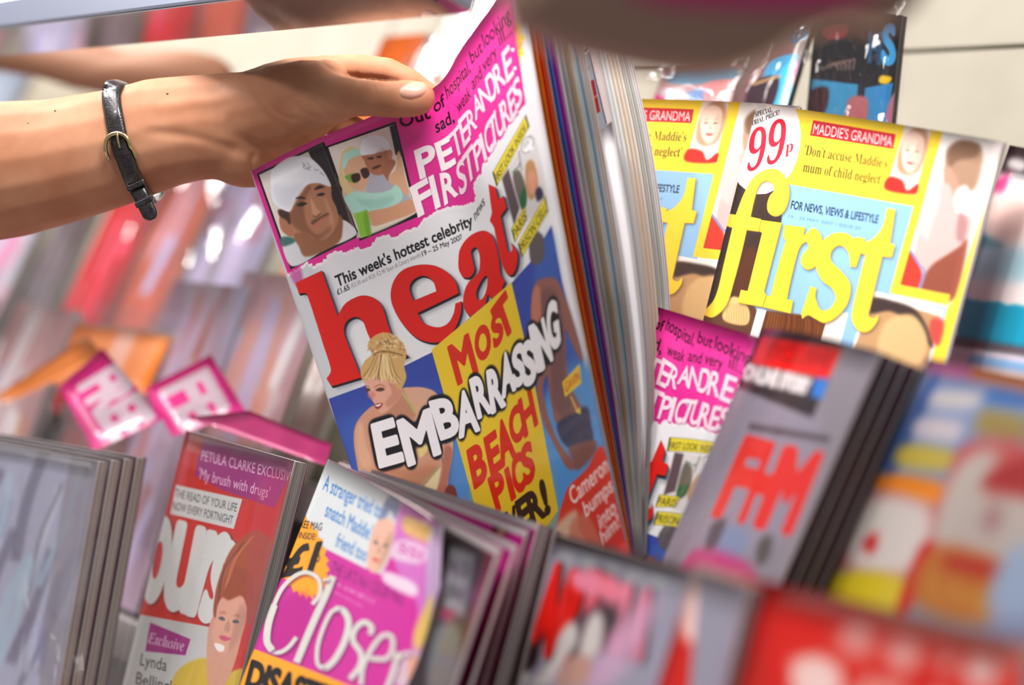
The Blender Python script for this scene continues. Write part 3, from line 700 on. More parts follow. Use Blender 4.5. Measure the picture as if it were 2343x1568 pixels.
def paint_first():
    c = Cover(S_first, 900, 1500, (250, 214, 62)); C = 1
    c.frame(1440, 220, 2.595)
    # blue panel, dark picture, lower collage
    c.poly([(900, 515), (1687, 655), (1560, 1170), (1895, 1235), (1850, 1400), (1400, 1900), (500, 1800), (700, 1200)], (146, 192, 232), smooth=False)
    c.poly([(600, 500), (860, 545), (900, 760), (780, 1020), (700, 1300), (380, 1300), (560, 760)], (58, 46, 42), 2)
    c.poly([(700, 900), (780, 980), (700, 1200), (620, 1160)], (92, 50, 32), 12, .8)
    c.poly([(380, 1260), (745, 1250), (640, 1560), (300, 1500)], (96, 64, 48), 4)
    c.poly([(570, 1230), (620, 1190), (680, 1220), (715, 1290), (690, 1360), (560, 1330)], (222, 186, 124), 3)
    for k in range(9): c.line([(590 + 12 * k, 1235), (580 + 14 * k, 1290), (570 + 16 * k, 1350)], 3, (160, 116, 70), 1, .7)
    c.poly([(800, 1270), (1190, 1320), (1120, 1600), (730, 1540)], (112, 62, 34), 3, smooth=False)
    for k in range(22): c.line([(820 + 16 * k, 1280 + k * 2), (800 + 18 * k, 1360), (770 + 19 * k, 1450)], 4, random.Random(k).choice([(160, 96, 50), (80, 42, 24), (140, 78, 40)]), 1.5, .8)
    c.poly([(760, 1262), (815, 1272), (750, 1500), (700, 1480)], (226, 226, 232), smooth=False)
    c.poly([(1190, 1270), (1300, 1290), (1220, 1600), (1100, 1570)], (232, 226, 220), smooth=False)
    c.poly([(1430, 1150), (1870, 1270), (1760, 1700), (1290, 1590)], (240, 236, 232), smooth=False)
    c.poly([(1450, 1190), (1850, 1310), (1740, 1680), (1310, 1570)], (196, 152, 108), 2, smooth=False)
    c.poly([(1440, 1200), (1560, 1215), (1700, 1270), (1780, 1400), (1800, 1500), (1700, 1380), (1560, 1280), (1430, 1290)], (66, 50, 48), 5)
    c.poly([(1520, 1350), (1680, 1300), (1770, 1450), (1700, 1600), (1480, 1560)], (224, 184, 130), 8)
    c.poly([(1790, 1330), (1870, 1340), (1840, 1480), (1790, 1440)], (206, 80, 70), 6)
    # white disc with price
    c.ell(800, 268, 216, 318, (244, 238, 238), 8, .8)
    c.text(serif('SPECIAL'), (748, 124), (850, 92), (-4, -30), (40, 40, 44), bold=.004); c.text(serif('TRIAL PRICE') + '!', (726, 178), (892, 108), (-2, -30), (40, 40, 44), bold=.004)
    n9 = chr(0x1D7D7)
    c.letter(n9, (722, 192), (826, 170), (690, 455), (790, 430), (204, 32, 56)); c.letter(n9, (838, 145), (944, 125), (806, 415), (906, 392), (196, 34, 56))
    c.text(chr(0x1D429), (926, 340), (970, 328), (8, -78), (196, 44, 60))
    # baby picture on both sides of the frame line
    c.poly([(1835, 180), (2260, 265), (1890, 1260), (1570, 1190)], (238, 232, 230), smooth=False)
    c.poly([(2150, 260), (2225, 270), (1930, 1180), (1860, 1180), (2000, 700)], (216, 206, 202), 6)
    c.poly([(1880, 330), (1950, 270), (2060, 280), (2100, 350), (2080, 480), (2040, 560), (1960, 560), (1880, 480)], (172, 136, 112), 7)
    c.poly([(1890, 330), (1960, 265), (2080, 290), (2060, 360), (1960, 380), (1900, 420)], (128, 96, 76), 8)
    c.poly([(1870, 420), (1930, 460), (1960, 560), (1910, 620), (1870, 560)], (196, 150, 128), 6)
    c.poly([(1830, 560), (1890, 520), (1920, 580), (1950, 700), (2040, 720), (2060, 800), (1960, 900), (1850, 960), (1750, 1080), (1690, 1000), (1700, 880), (1740, 760)], (216, 184, 180), 5)
    c.poly([(1700, 700), (1790, 540), (1850, 600), (1800, 760), (1760, 860)], (228, 200, 198), 5)
    c.poly([(1940, 560), (2000, 530), (2020, 600), (1980, 680), (1930, 640)], (236, 222, 214), 4)
    c.poly([(1960, 690), (2010, 740), (1990, 860), (1940, 840)], (168, 116, 118), 6, .7)
    c.poly([(1640, 920), (1700, 960), (1740, 1080), (1700, 1160), (1590, 1140)], (206, 62, 48), 4)
    c.poly([(1800, 1000), (1950, 900), (2010, 860), (1960, 1120), (1900, 1220), (1740, 1190), (1740, 1100)], (150, 80, 62), 6)
    c.line([(1660, 900), (1720, 1000), (1750, 1040), (1720, 1150)], 12, (120, 150, 210), 2)
    # small portrait
    c.poly([(1640, 168), (1795, 198), (1700, 585), (1523, 556)], (240, 224, 216), smooth=False)
    c.poly([(1650, 240), (1690, 190), (1760, 200), (1775, 300), (1720, 440), (1640, 470), (1590, 430), (1600, 320)], (196, 146, 116), 7)
    face(c, 1678, 335, 125, 125, 8, (240, 206, 188), (190, 140, 110), (216, 110, 104), 3, (150, 120, 104))
    c.poly([(1540, 480), (1620, 500), (1650, 560), (1715, 520), (1700, 582), (1523, 556)], (200, 46, 40), 3)
    # yellow frame line
    Y = (252, 212, 62)
    c.poly([(1818, 180), (1868, 190), (1608, 1120), (1905, 1180), (1890, 1242), (1545, 1170)], Y, smooth=False)
    # words
    c.poly([(1092, 143), (1582, 226), (1566, 314), (1072, 234)], (206, 46, 56), smooth=False)
    c.text("MADDIE'S GRANDMA", (1088, 222), (1556, 300), (10, -64), (250, 214, 214), bold=.004)
    c.text("'" + serif('Don') + "'" + serif('t accuse Maddie') + "'" + serif('s'), (1036, 348), (1528, 428), (12, -62), (84, 74, 40), bold=.002)
    c.text(serif('mum of child neglect') + "'", (1028, 448), (1494, 524), (12, -62), (84, 74, 40), bold=.002)
    c.text('FOR NEWS, VIEWS & LIFESTYLE', (956, 668), (1474, 756), (10, -50), (40, 56, 76), bold=.022)
    c.text('19 - 25 MAY 2007 • ISSUE 20', (944, 722), (1372, 794), (4, -18), (90, 130, 170))
    f = [(830, 433), (900, 450), (943, 520), (948, 600), (920, 680), (870, 712), (825, 690), (818, 640), (835, 590), (858, 560), (848, 520), (810, 503), (770, 530), (745, 600), (718, 716, C), (782, 730, C), (766, 803, C), (696, 793, C), (660, 950), (620, 1100), (575, 1240), (500, 1310), (445, 1300, C), (447, 1270, C), (492, 1225), (525, 1150), (560, 1000), (612, 780, C), (570, 768, C), (585, 697, C), (632, 705, C), (680, 580), (740, 480)]
    i = [(780, 735, C), (905, 752, C), (800, 1160, C), (812, 1182, C), (790, 1252, C), (643, 1225, C), (662, 1150, C), (702, 1157, C), (788, 810, C), (768, 800, C)]
    r = [(920, 765, C), (1042, 778, C), (1032, 835, C), (1090, 783), (1140, 830), (1142, 920), (1110, 1000), (1060, 1030), (1022, 1000), (1025, 950), (1060, 900), (1050, 865), (1010, 900), (975, 1020), (940, 1180), (940, 1208, C), (972, 1213, C), (958, 1290, C), (792, 1252, C), (808, 1182, C), (838, 1188, C), (880, 1020), (928, 860, C), (912, 835, C)]
    s = [(1400, 848, C), (1345, 1015, C), (1310, 1010, C), (1300, 930), (1250, 885), (1200, 920), (1200, 980), (1260, 1040), (1312, 1120), (1295, 1230), (1230, 1310), (1160, 1345), (1100, 1320), (1060, 1300), (1025, 1322, C), (1020, 1290, C), (1075, 1130, C), (1110, 1140, C), (1105, 1200), (1140, 1270), (1190, 1260), (1225, 1200), (1200, 1140), (1140, 1090), (1105, 1000), (1125, 890), (1200, 820), (1280, 812), (1330, 840), (1360, 836, C)]
    t = [(1530, 665, C), (1578, 672, C), (1548, 872, C), (1577, 885, C), (1556, 957, C), (1502, 950, C), (1432, 1240), (1420, 1300), (1450, 1320), (1477, 1296, C), (1470, 1340), (1420, 1395), (1360, 1392), (1322, 1330), (1332, 1230), (1402, 940, C), (1362, 930, C), (1377, 870, C), (1440, 850), (1500, 780)]
    for L in (f, i, r, s, t): c.rings([[(p[0] + 8, p[1] + 12, *p[2:]) for p in L]], (60, 60, 60), 7, .6)
    for L in (r, s, t, i, f): c.rings([[(p[0] + 3, p[1] + 5, *p[2:]) for p in L]], (176, 130, 40)); c.rings([L], (252, 214, 64))
    c.frame().mottle(.006, 3)
    return c


def paint_yours():
    c = Cover(S_yours, 620, 1250, (196, 32, 24))
    c.frame(0, 950, 2.537)
    c.poly([(1000, 90), (1120, 90), (1000, 700), (700, 1500), (600, 1500)], (206, 96, 110), 14, .5)
    c.poly([(1187, 130), (1730, 262), (1590, 540), (1300, 440), (1132, 352), (1152, 240)], (148, 28, 112), 1, smooth=False)
    c.text('PETULA CLARKE EXCLUSIVE', (1166, 262), (1700, 392), (8, -62), (226, 176, 204), bold=.006)
    c.text("'My brush with drugs'", (1148, 368), (1560, 482), (12, -66), (226, 176, 204), bold=.002)
    c.poly([(1022, 406), (1406, 488), (1356, 662), (988, 574)], (206, 204, 202), smooth=False)
    c.text('THE READ OF YOUR LIFE', (1012, 474), (1372, 562), (8, -50), (60, 60, 66), bold=.004)
    c.text('NOW EVERY FORTNIGHT', (1000, 548), (1348, 634), (8, -50), (60, 60, 66), bold=.004)
    for ch, *q in [('o', (896, 585), (1020, 612), (812, 1075), (930, 1100)), ('u', (1032, 620), (1192, 665), (930, 1108), (1096, 1160)), ('r', (1205, 668), (1360, 705), (1078, 1150), (1230, 1190)), ('s', (1280, 730), (1390, 745), (1140, 1190), (1250, 1205))]:
        c.letter(ch, *q, (110, 20, 20), blur=4, alpha=.7, shift=(10, 10), fat=14); c.letter(ch, *q, (212, 210, 208), bold=.02, fat=10)
    c.poly([(790, 1155), (1270, 1240), (1250, 1700), (600, 1700)], (196, 194, 192), smooth=False)
    c.poly([(872, 1204), (1106, 1302), (1076, 1396), (842, 1372)], (156, 28, 120), smooth=False)
    c.text(ital('Exclusive'), (856, 1322), (1064, 1372), (10, -64), (226, 196, 214), bold=.004)
    c.text('Lynda', (812, 1452), (964, 1488), (10, -74), (48, 44, 48), bold=.004); c.text('Bellingham', (786, 1560), (1100, 1640), (10, -74), (48, 44, 48), bold=.004)
    c.poly([(980, 1600), (1020, 1500), (1090, 1440), (1200, 1415), (1300, 1500), (1420, 1480), (1460, 1700), (950, 1700)], (206, 172, 44), 3)
    c.poly([(1230, 1180), (1420, 1150), (1400, 1300), (1340, 1500), (1240, 1640), (1200, 1500)], (206, 150, 128), 3)
    c.poly([(1245, 1100), (1262, 980), (1330, 800), (1420, 700), (1500, 670), (1570, 740), (1560, 900), (1500, 1100), (1440, 1230), (1420, 1100), (1330, 1070), (1280, 1120), (1240, 1250)], (160, 72, 40), 3)
    face(c, 1325, 1205, 185, 185, 12, (216, 156, 134), (150, 80, 50), (196, 80, 110), 3, (70, 70, 84))
    c.poly([(1238, 1130), (1262, 1010), (1340, 900), (1440, 900), (1480, 1020), (1450, 1200), (1432, 1110), (1400, 1050), (1330, 1075), (1290, 1060), (1262, 1110), (1250, 1180)], (150, 66, 36), 4)
    for k in range(14): c.line([(1490 - 6 * k, 690 + 4 * k), (1400 - 8 * k, 800 + 8 * k), (1330 - 5 * k, 960 + 10 * k)], 5, random.Random(k).choice([(196, 104, 60), (116, 48, 28), (206, 122, 76)]), 2, .7)
    c.poly([(1245, 1325), (1300, 1340), (1295, 1372), (1262, 1368)], (236, 226, 222), 2)
    c.poly([(1470, 500), (1620, 300), (1700, 280), (1600, 900), (1480, 1400), (1420, 1300)], (170, 60, 90), 14, .35)
    c.frame().mottle(.01, 3); return c


def paint_closer():
    c = Cover(S_closer, 760, 1450, (196, 44, 146))
    c.frame(500, 1000, 2.76)
    c.poly([(680, 130), (1065, 345), (1070, 500), (1010, 600), (935, 835), (690, 715), (540, 640), (540, 400)], (206, 210, 212), 1, smooth=False)
    B = (40, 116, 186)
    c.text('A stranger tried to', (656, 330), (1016, 516), (26, -98), B, bold=.012)
    c.text("snatch Maddie's", (668, 500), (972, 664), (26, -96), B, bold=.012)
    c.text('friend too', (734, 690), (926, 792), (26, -92), B, bold=.010)
    c.poly([(1066, 345), (1170, 395), (1130, 560), (1085, 760), (1030, 875), (925, 822), (1000, 560)], (206, 196, 198), 1, smooth=False)
    c.poly([(1070, 380), (1150, 400), (1120, 520), (1080, 470), (1010, 640), (985, 700), (1000, 560)], (120, 130, 160), 4)
    face(c, 1020, 690, 140, 180, 16, (222, 172, 150), (170, 120, 90), (206, 96, 90), 3, (60, 60, 76))
    c.poly([(1175, 400), (1500, 560), (1500, 1700), (1150, 1700), (1260, 1100), (1110, 780)], (196, 120, 190), 6, .8)  # lilac glare of the curling side, painted into the print
    c.poly([(1180, 500), (1350, 570), (1330, 670), (1170, 600)], (206, 160, 110), 7)
    c.poly([(1140, 650), (1310, 700), (1280, 800), (1090, 760)], (214, 180, 206), 5); c.poly([(1060, 850), (1240, 930), (1230, 1010), (1050, 920)], (222, 196, 214), 5)
    c.text('INN', (1190, 590), (1330, 640), (20, -80), (226, 180, 90), bold=.01, blur=2)
    c.text('SSI', (1130, 720), (1280, 780), (16, -60), (190, 60, 150), bold=.01, blur=2)
    c.poly([(1330, 600), (1440, 640), (1380, 1150), (1290, 1500), (1220, 1620), (1300, 1200)], (196, 190, 214), 12, .7)
    c.poly([(1290, 1100), (1350, 1000), (1320, 1250), (1250, 1350), (1230, 1250)], (226, 196, 80), 10, .8)
    c.poly([(1140, 1380), (1330, 1380), (1330, 1568), (1100, 1568)], (206, 186, 196), 10, .9); c.poly([(1200, 1400), (1260, 1400), (1300, 1560), (1200, 1560)], (220, 150, 120), 9, .8)
    st = []
    for k in range(56):
        r = 1 if k % 2 else .88; a = k / 56 * 2 * math.pi; x, y = 185 * r * math.cos(a), 300 * r * math.sin(a); st.append((512 + x * .97 - y * -.22, 742 + y * .97 + x * -.22 + .25 * x))
    c.poly(st, (90, 20, 60), 4, .5, smooth=False); c.poly(st, (242, 158, 34), smooth=False)
    K = (34, 24, 18)
    c.text('FREE MAG', (498, 570), (650, 592), (10, -50), K, bold=.014); c.text('INSIDE!', (505, 640), (610, 652), (8, -42), K, bold=.014)
    c.text('£1', (402, 878), (596, 846), (62, -188), K, bold=.03, fat=4); c.text('·10', (576, 790), (636, 792), (10, -48), K, bold=.02)
    c.text("THE UK'S No1 CELEB MAG", (702, 852), (1160, 1068), (24, -74), (112, 24, 92), bold=.004)
    c.text('19 - 25 MAY 2007 £1.10', (748, 944), (980, 1054), (8, -26), (226, 170, 206)); c.text('www.closeronline', (730, 985), (910, 1080), (6, -18), (220, 140, 196))
    c.poly([(360, 1060), (560, 1000), (580, 1250), (420, 1380), (310, 1300)], (176, 20, 126), 16, .6)
    G = (206, 204, 198)
    def st_(pts, w):
        c.line([(x + 10, y + 12) for x, y in pts], w + 4, (90, 16, 70), 5, .6); c.line(pts, w, G, .6)
    st_([(592, 1058), (640, 990), (632, 900), (560, 856), (480, 880), (400, 960), (340, 1090), (304, 1230), (318, 1340), (380, 1362), (440, 1330), (492, 1266)], 26)
    st_([(352, 1060), (316, 1180), (306, 1290), (340, 1350)], 44)
    st_([(722, 880), (680, 990), (590, 1190), (492, 1425)], 44); st_([(660, 905), (700, 900)], 16)
    st_([(735, 1085), (790, 1100), (822, 1170), (800, 1280), (745, 1390), (690, 1450), (650, 1462)], 40); st_([(760, 1080), (710, 1110), (660, 1210), (625, 1330), (625, 1430), (660, 1464)], 26)
    st_([(960, 1250), (965, 1200), (915, 1170), (860, 1220), (850, 1290), (900, 1370), (890, 1450), (830, 1530)], 34)
    st_([(955, 1400), (1060, 1400), (1100, 1330), (1090, 1260), (1030, 1260), (960, 1350), (910, 1460), (900, 1568)], 30)
    st_([(1130, 1360), (1110, 1460), (1060, 1600)], 34); st_([(1120, 1420), (1170, 1370), (1220, 1370)], 20)
    c.poly([(226, 1340), (600, 1480), (900, 1600), (1000, 1700), (60, 1700)], (240, 158, 38), smooth=False)
    c.text('DISASTER', (168, 1572), (760, 1770), (44, -166), (30, 22, 18), bold=.03, fat=3)
    c.frame().mottle(.008, 3); return c


def paint_fhm():
    c = Cover(S_fhm, 420, 900, (126, 118, 128))
    c.frame(1440, 680, 2.53)
    c.poly([(640, 500), (1100, 600), (900, 1400), (300, 1500), (200, 1400)], (134, 126, 142), 20)
    c.poly([(760, 160), (1250, 250), (1225, 310), (700, 395), (1150, 480), (1060, 700), (625, 520), (700, 300)], (44, 34, 38), 3, smooth=False)
    c.poly([(768, 226), (1228, 302), (1152, 474), (702, 388)], (214, 16, 10), 2, smooth=False)
    c.text('EXCLUSIVE', (790, 350), (1150, 420), (30, -90), (130, 12, 16), bold=.03, blur=4, alpha=.8)
    c.text('ONLINE STORY', (655, 470), (1030, 560), (26, -84), (214, 204, 206), bold=.03, blur=1, fat=3)
    c.poly([(1075, 474), (1152, 476), (1112, 592), (1052, 578)], (36, 110, 196), 2, smooth=False)
    c.line([(690, 748), (1160, 826)], 26, (52, 36, 40), 5, smooth=False)
    for ch, *q in [('F', (672, 808), (812, 846), (476, 1262), (612, 1290)), ('H', (810, 845), (930, 872), (630, 1300), (750, 1325)), ('M', (930, 872), (1116, 908), (735, 1330), (930, 1372))]:
        c.letter(ch, *q, (206, 36, 30), bold=.03, fat=5)
    c.poly([(500, 1420), (560, 1330), (650, 1330), (690, 1400), (640, 1520), (540, 1560)], (116, 126, 156), 10)
    c.poly([(470, 1330), (520, 1290), (560, 1300), (500, 1440), (430, 1500)], (70, 56, 66), 8); c.poly([(740, 1440), (790, 1380), (830, 1400), (800, 1520), (740, 1550)], (76, 68, 66), 8)
    c.poly([(370, 1470), (700, 1560), (660, 1800), (250, 1800)], (176, 50, 106), 10)
    return c


def paint_art():
    c = Cover(S_art, 420, 720, (128, 124, 140))
    c.frame(900, 1100, 3.124)
    c.poly([(1150, 370), (2080, 620), (2060, 700), (1140, 450)], (92, 78, 78), 3, smooth=False)
    c.poly([(1140, 450), (2030, 690), (2000, 800), (1120, 580)], (134, 136, 150), 3, smooth=False)
    for k in range(5): c.ell(1240 + 160 * k, 540 + 46 * k, 55, 30, (166, 168, 168), 15, 6)
    for ch, col, *q in [('A', (190, 22, 14), (1120, 570), (1230, 620), (950, 1240), (1120, 1260)), ('R', (182, 20, 14), (1270, 640), (1420, 720), (1080, 1240), (1240, 1280)), ('E', (190, 80, 96), (1420, 640), (1560, 720), (1330, 1180), (1440, 1200)), ('N', (196, 106, 130), (1560, 700), (1700, 760), (1460, 1200), (1590, 1240)), ('A', (190, 96, 120), (1740, 760), (1890, 800), (1620, 1240), (1760, 1280))]:  # last three capitals paled pink: glare painted into their colour
        c.letter(ch, *q, (36, 22, 24), bold=.03, blur=4, shift=(30, 12), fat=7); c.letter(ch, *q, col, bold=.03, fat=6)
    c.poly([(1300, 640), (1480, 680), (1460, 820), (1290, 760)], (196, 110, 132), 6); c.poly([(1500, 720), (1650, 740), (1640, 860), (1480, 840)], (196, 100, 120), 6)
    c.poly([(1480, 880), (1590, 900), (1620, 1000), (1500, 1200), (1300, 1280), (1340, 1000)], (52, 34, 40), 7)
    c.poly([(1130, 1280), (1180, 1120), (1260, 1010), (1310, 1040), (1310, 1160), (1220, 1300), (1100, 1460), (980, 1460)], (176, 168, 166), 5)
    c.poly([(1330, 1200), (1380, 1020), (1450, 930), (1500, 1000), (1480, 1200), (1400, 1300), (1330, 1280)], (176, 168, 166), 5)
    c.poly([(1220, 1300), (1330, 1240), (1420, 1290), (1380, 1460), (1160, 1460)], (160, 122, 112), 6)
    c.poly([(860, 1460), (930, 1320), (980, 1300), (960, 1460)], (160, 156, 156), 5); c.poly([(900, 1240), (1000, 1160), (1040, 1260), (980, 1360), (880, 1340)], (36, 22, 24), 6)
    c.poly([(1560, 1100), (1760, 900), (1900, 860), (1700, 1300), (1500, 1480), (1380, 1460)], (176, 136, 164), 12, .8)
    return c


def paint_red():
    c = Cover(S_red, 720, 1100, (186, 22, 12))
    c.frame(1450, 1200, 2.624)
    c.poly([(340, 100), (640, 210), (620, 320), (300, 320)], (176, 40, 70), 8); c.poly([(600, 230), (2500, 700), (2500, 800), (600, 330)], (190, 120, 50), 6, smooth=False)
    c.poly([(360, 220), (700, 330), (770, 420), (660, 740), (300, 680)], (222, 184, 178), 10)
    c.text('T', (440, 640), (640, 680), (60, -330), (196, 60, 50), bold=.03, blur=12, alpha=.7)
    c.poly([(700, 320), (1500, 540), (1400, 900), (600, 900)], (190, 20, 10), 8); c.poly([(360, 720), (700, 740), (820, 1000), (300, 1000)], (176, 24, 12), 10)
    for x, y, r in ((1340, 690, 105), (1620, 770, 105), (1090, 930, 150), (2090, 880, 110), (1880, 830, 50), (2300, 800, 60)): c.ell(x, y, r, r * .95, (214, 190, 186), 12, 10)
    c.poly([(1240, 600), (1500, 640), (2400, 760), (2400, 860), (1700, 830), (1200, 790)], (190, 80, 74), 22, .7)
    c.text('THE BIG', (880, 1080), (2300, 1420), (60, -290), (214, 170, 164), bold=.03, blur=12)
    return c


def paint_tv():
    c = Cover(S_tv, 420, 640, (104, 110, 136))
    c.frame(1800, 750, 2.613)
    c.poly([(860, 140), (1500, 260), (1480, 400), (840, 290)], (176, 100, 140), 6, smooth=False); c.poly([(1160, 220), (1500, 280), (1480, 390), (1120, 320)], (186, 110, 60), 8)
    c.poly([(860, 300), (1500, 420), (1440, 720), (1060, 700), (860, 860), (640, 860), (600, 820), (760, 520)], (98, 112, 146), 6)
    c.poly([(840, 320), (900, 330), (660, 860), (560, 820)], (50, 72, 120), 8)
    c.poly([(900, 380), (1160, 400), (1100, 480), (860, 470)], (156, 148, 146), 9); c.poly([(1180, 480), (1450, 540), (1430, 680), (1140, 640)], (116, 100, 52), 10); c.poly([(1220, 380), (1450, 420), (1440, 480), (1200, 450)], (36, 80, 140), 8)
    c.poly([(800, 540), (1040, 570), (1000, 680), (760, 640)], (158, 148, 152), 9); c.poly([(700, 700), (990, 740), (960, 850), (660, 820)], (150, 132, 54), 8)
    c.poly([(590, 880), (940, 940), (880, 1080), (540, 980)], (186, 100, 14), 7)
    c.poly([(540, 990), (900, 1060), (1060, 700), (1500, 760), (1500, 1500), (200, 1400)], (150, 60, 60), 10)
    c.poly([(480, 1020), (860, 1080), (760, 1460), (360, 1420)], (166, 158, 154), 12); c.poly([(450, 1290), (540, 1230), (520, 1350)], (160, 20, 24), 8)
    c.poly([(980, 900), (1130, 740), (1280, 760), (1200, 900), (1240, 1000), (1500, 1020), (1500, 1500), (1260, 1420), (1000, 1330), (860, 1300)], (150, 140, 134), 12)
    c.poly([(1160, 920), (1500, 760), (1500, 1000), (1300, 960)], (130, 24, 28), 9); c.poly([(1180, 1100), (1280, 1080), (1260, 1220), (1180, 1200)], (130, 92, 94), 12)
    c.poly([(280, 1470), (700, 1500), (680, 1700), (180, 1680)], (166, 146, 26), 8)
    c.poly([(800, 1310), (880, 1340), (720, 1700), (660, 1680)], (156, 10, 14), 7); c.poly([(880, 1320), (1280, 1440), (1200, 1760), (760, 1640)], (150, 84, 26), 10); c.poly([(980, 1370), (1300, 1440), (1260, 1500), (960, 1430)], (140, 20, 16), 9)
    c.text('Live', (840, 1600), (1180, 1700), (40, -150), (160, 110, 40), bold=.02, blur=8)
    c.poly([(1280, 1400), (1450, 1300), (1500, 1700), (1200, 1700)], (120, 136, 160), 12)
    return c


def paint_turq():
    c = Cover(S_turq, 420, 700, (236, 226, 226))
    c.frame(1800, 200, 2.613)
    c.poly([(1330, 300), (1700, 340), (1700, 560), (1280, 520)], (60, 46, 52), 8); c.poly([(1340, 420), (1430, 440), (1410, 500), (1320, 470)], (196, 190, 190), 5)
    c.poly([(1240, 560), (1340, 520), (1300, 640), (1230, 620)], (206, 60, 120), 8)
    c.poly([(1200, 700), (1350, 620), (1440, 700), (1400, 900), (1240, 900)], (232, 196, 186), 12)
    c.poly([(1110, 860), (1220, 900), (1300, 960), (1120, 960)], (90, 150, 160), 5); c.poly([(1130, 950), (1600, 1010), (1600, 1150), (1080, 1130)], (150, 200, 216), 10, .8)
    c.text('woman', (1010, 1500), (1620, 1600), (60, -330), (14, 150, 184), bold=.03, fat=12, blur=1.5)
    c.poly([(960, 1480), (1600, 1580), (1600, 1650), (950, 1540)], (96, 76, 84), 5, smooth=False); c.poly([(920, 1545), (1620, 1640), (1600, 1720), (900, 1610)], (214, 200, 214), 5, smooth=False); c.poly([(1100, 1600), (1620, 1680), (1600, 1730), (1080, 1650)], (110, 160, 206), 5, smooth=False)
    return c


def paint_silver():
    c = Cover(S_silver, 420, 640, (192, 190, 216))
    c.frame()
    r = random.Random(9)
    for k in range(26): x = r.uniform(-110, 200); y = r.uniform(1000, 1350); c.line([(x, y), (x - 40 + r.uniform(-25, 25), y + 120), (x - 80 + r.uniform(-20, 20), y + 260)], r.uniform(8, 30), r.choice([(210, 214, 240), (150, 150, 186), (236, 238, 250), (120, 112, 136), (190, 214, 236)]), 7, .7)  # streaks paint the crumpled wrap's sheen into the cover colour
    c.poly([(160, 1060), (224, 1060), (150, 1568), (90, 1568)], (150, 140, 150), 6, .6)
    return c
# ------------------------------------------------------------------ the setting
def ray_plane(px, py, axis, val):
    d = P(px, py, 1.0) - CAM_POS; return CAM_POS + d * (val - CAM_POS[axis]) / d[axis]


def struct(o): return tag(o, kind='structure')


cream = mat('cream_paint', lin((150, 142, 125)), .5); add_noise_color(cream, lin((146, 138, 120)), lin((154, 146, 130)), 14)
WY = .90
seam_a, seam_b = ray_plane(2060, 118, 1, WY), ray_plane(2343, 105, 1, WY); SZ = (seam_a[2] + seam_b[2]) / 2
wb = MB().aabb((-4.5, WY + .006, 0), (2.2, WY + .03, 3.0)).build('wall_back', mat('seam_dark', (.02, .018, .016), .8)); struct(wb)
wb.location = (0, 0, 0); wb.data.transform(Matrix.Translation((0, 0, 0)))


def child_box(name, a, b, m, parent, bev=.002):
    o = MB().aabb(a, b).build(name, m, parent)
    if bev:
        md = o.modifiers.new('b', 'BEVEL'); md.width = bev; md.segments = 2
    return o


def root_at(o, loc=(0, 0, 0)):
    """keep a mesh root's mesh in place while its origin moves"""
    d = Vector(loc) - o.location; o.data.transform(Matrix.Translation(-d)); o.location = loc; return o


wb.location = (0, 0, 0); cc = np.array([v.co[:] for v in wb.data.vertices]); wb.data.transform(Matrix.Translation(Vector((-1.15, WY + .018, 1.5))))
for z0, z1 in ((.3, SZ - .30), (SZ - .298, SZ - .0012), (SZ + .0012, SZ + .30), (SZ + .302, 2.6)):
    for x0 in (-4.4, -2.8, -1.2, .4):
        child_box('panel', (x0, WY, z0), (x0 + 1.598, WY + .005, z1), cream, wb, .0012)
fl = MB().aabb((-4.5, -2.5, -.02), (2.2, WY + .03, 0)).build('floor', add_noise_color(mat('floor_vinyl', (.4, .4, .4), .4), lin((150, 146, 140)), lin((168, 164, 158)), 30)); struct(fl)
# ------------------------------------------------------------------ the stepped rack
steel = mat('rack_steel', lin((176, 172, 170)), .35, metal=.3)
rk = empty('magazine_rack', (-1.0, .6, 0), 'long stepped display rack holding three rows of magazines against the cream wall', 'display rack')
for z, x0, x1, y0, y1 in ((1.02, -3.0, .6, .38, .60), (1.158, -3.0, -.50, .612, .68), (1.158, -.4995, .6, .565, .68), (1.29, -3.0, .6, .683, .885)):
    child_box('shelf', (x0, y0, z - .015), (x1, y1, z - .004), steel, rk)
    child_box('shelf_lip', (x0, y0 - .003, z - .03), (x1, y0, z - .001), steel, rk, .001)
child_box('riser', (-3.0, .665, 1.02), (.6, .668, 1.145), steel, rk, 0); child_box('riser', (-3.0, .80, 1.158), (.6, .803, 1.278), steel, rk, 0)
child_box('plinth', (-3.0, .40, .002), (.6, .88, 1.008), mat('plinth_grey', lin((120, 118, 120)), .5), rk)

# upper shelf with a mirror-bright underside
ZS = P(710, 102, .85)[2]
Yb = ray_plane(745, 62, 2, ZS)[1]; Yf = ray_plane(310, 27, 2, ZS)[1]; Xr = ray_plane(1085, 33, 2, ZS)[0]
mirror = mat('polished_underside', (.78, .74, .76), .06, metal=.85)
rail = empty('shelf_rail', (-1.8, .43, ZS), 'polished grey metal shelf rail running above the reaching hand', 'shelf rail')
child_box('rail_body', (-3.0, Yf, ZS + .0008), (Xr, Yb, ZS + .024), mat('rail_bluegrey', lin((140, 146, 166)), .3, metal=.3), rail, .002)
child_box('polished_underside', (-3.0, Yf + .001, ZS), (Xr, Yb - .001, ZS + .0006), mirror, rail, 0)
bracket = MB()
o_ = [(1060, -700), (1150, -20), (1205, 45), (1300, 88), (1400, 112), (1520, 135), (1650, 146), (1760, 118), (1850, 62), (1960, 20), (2120, -30), (2200, -700)]
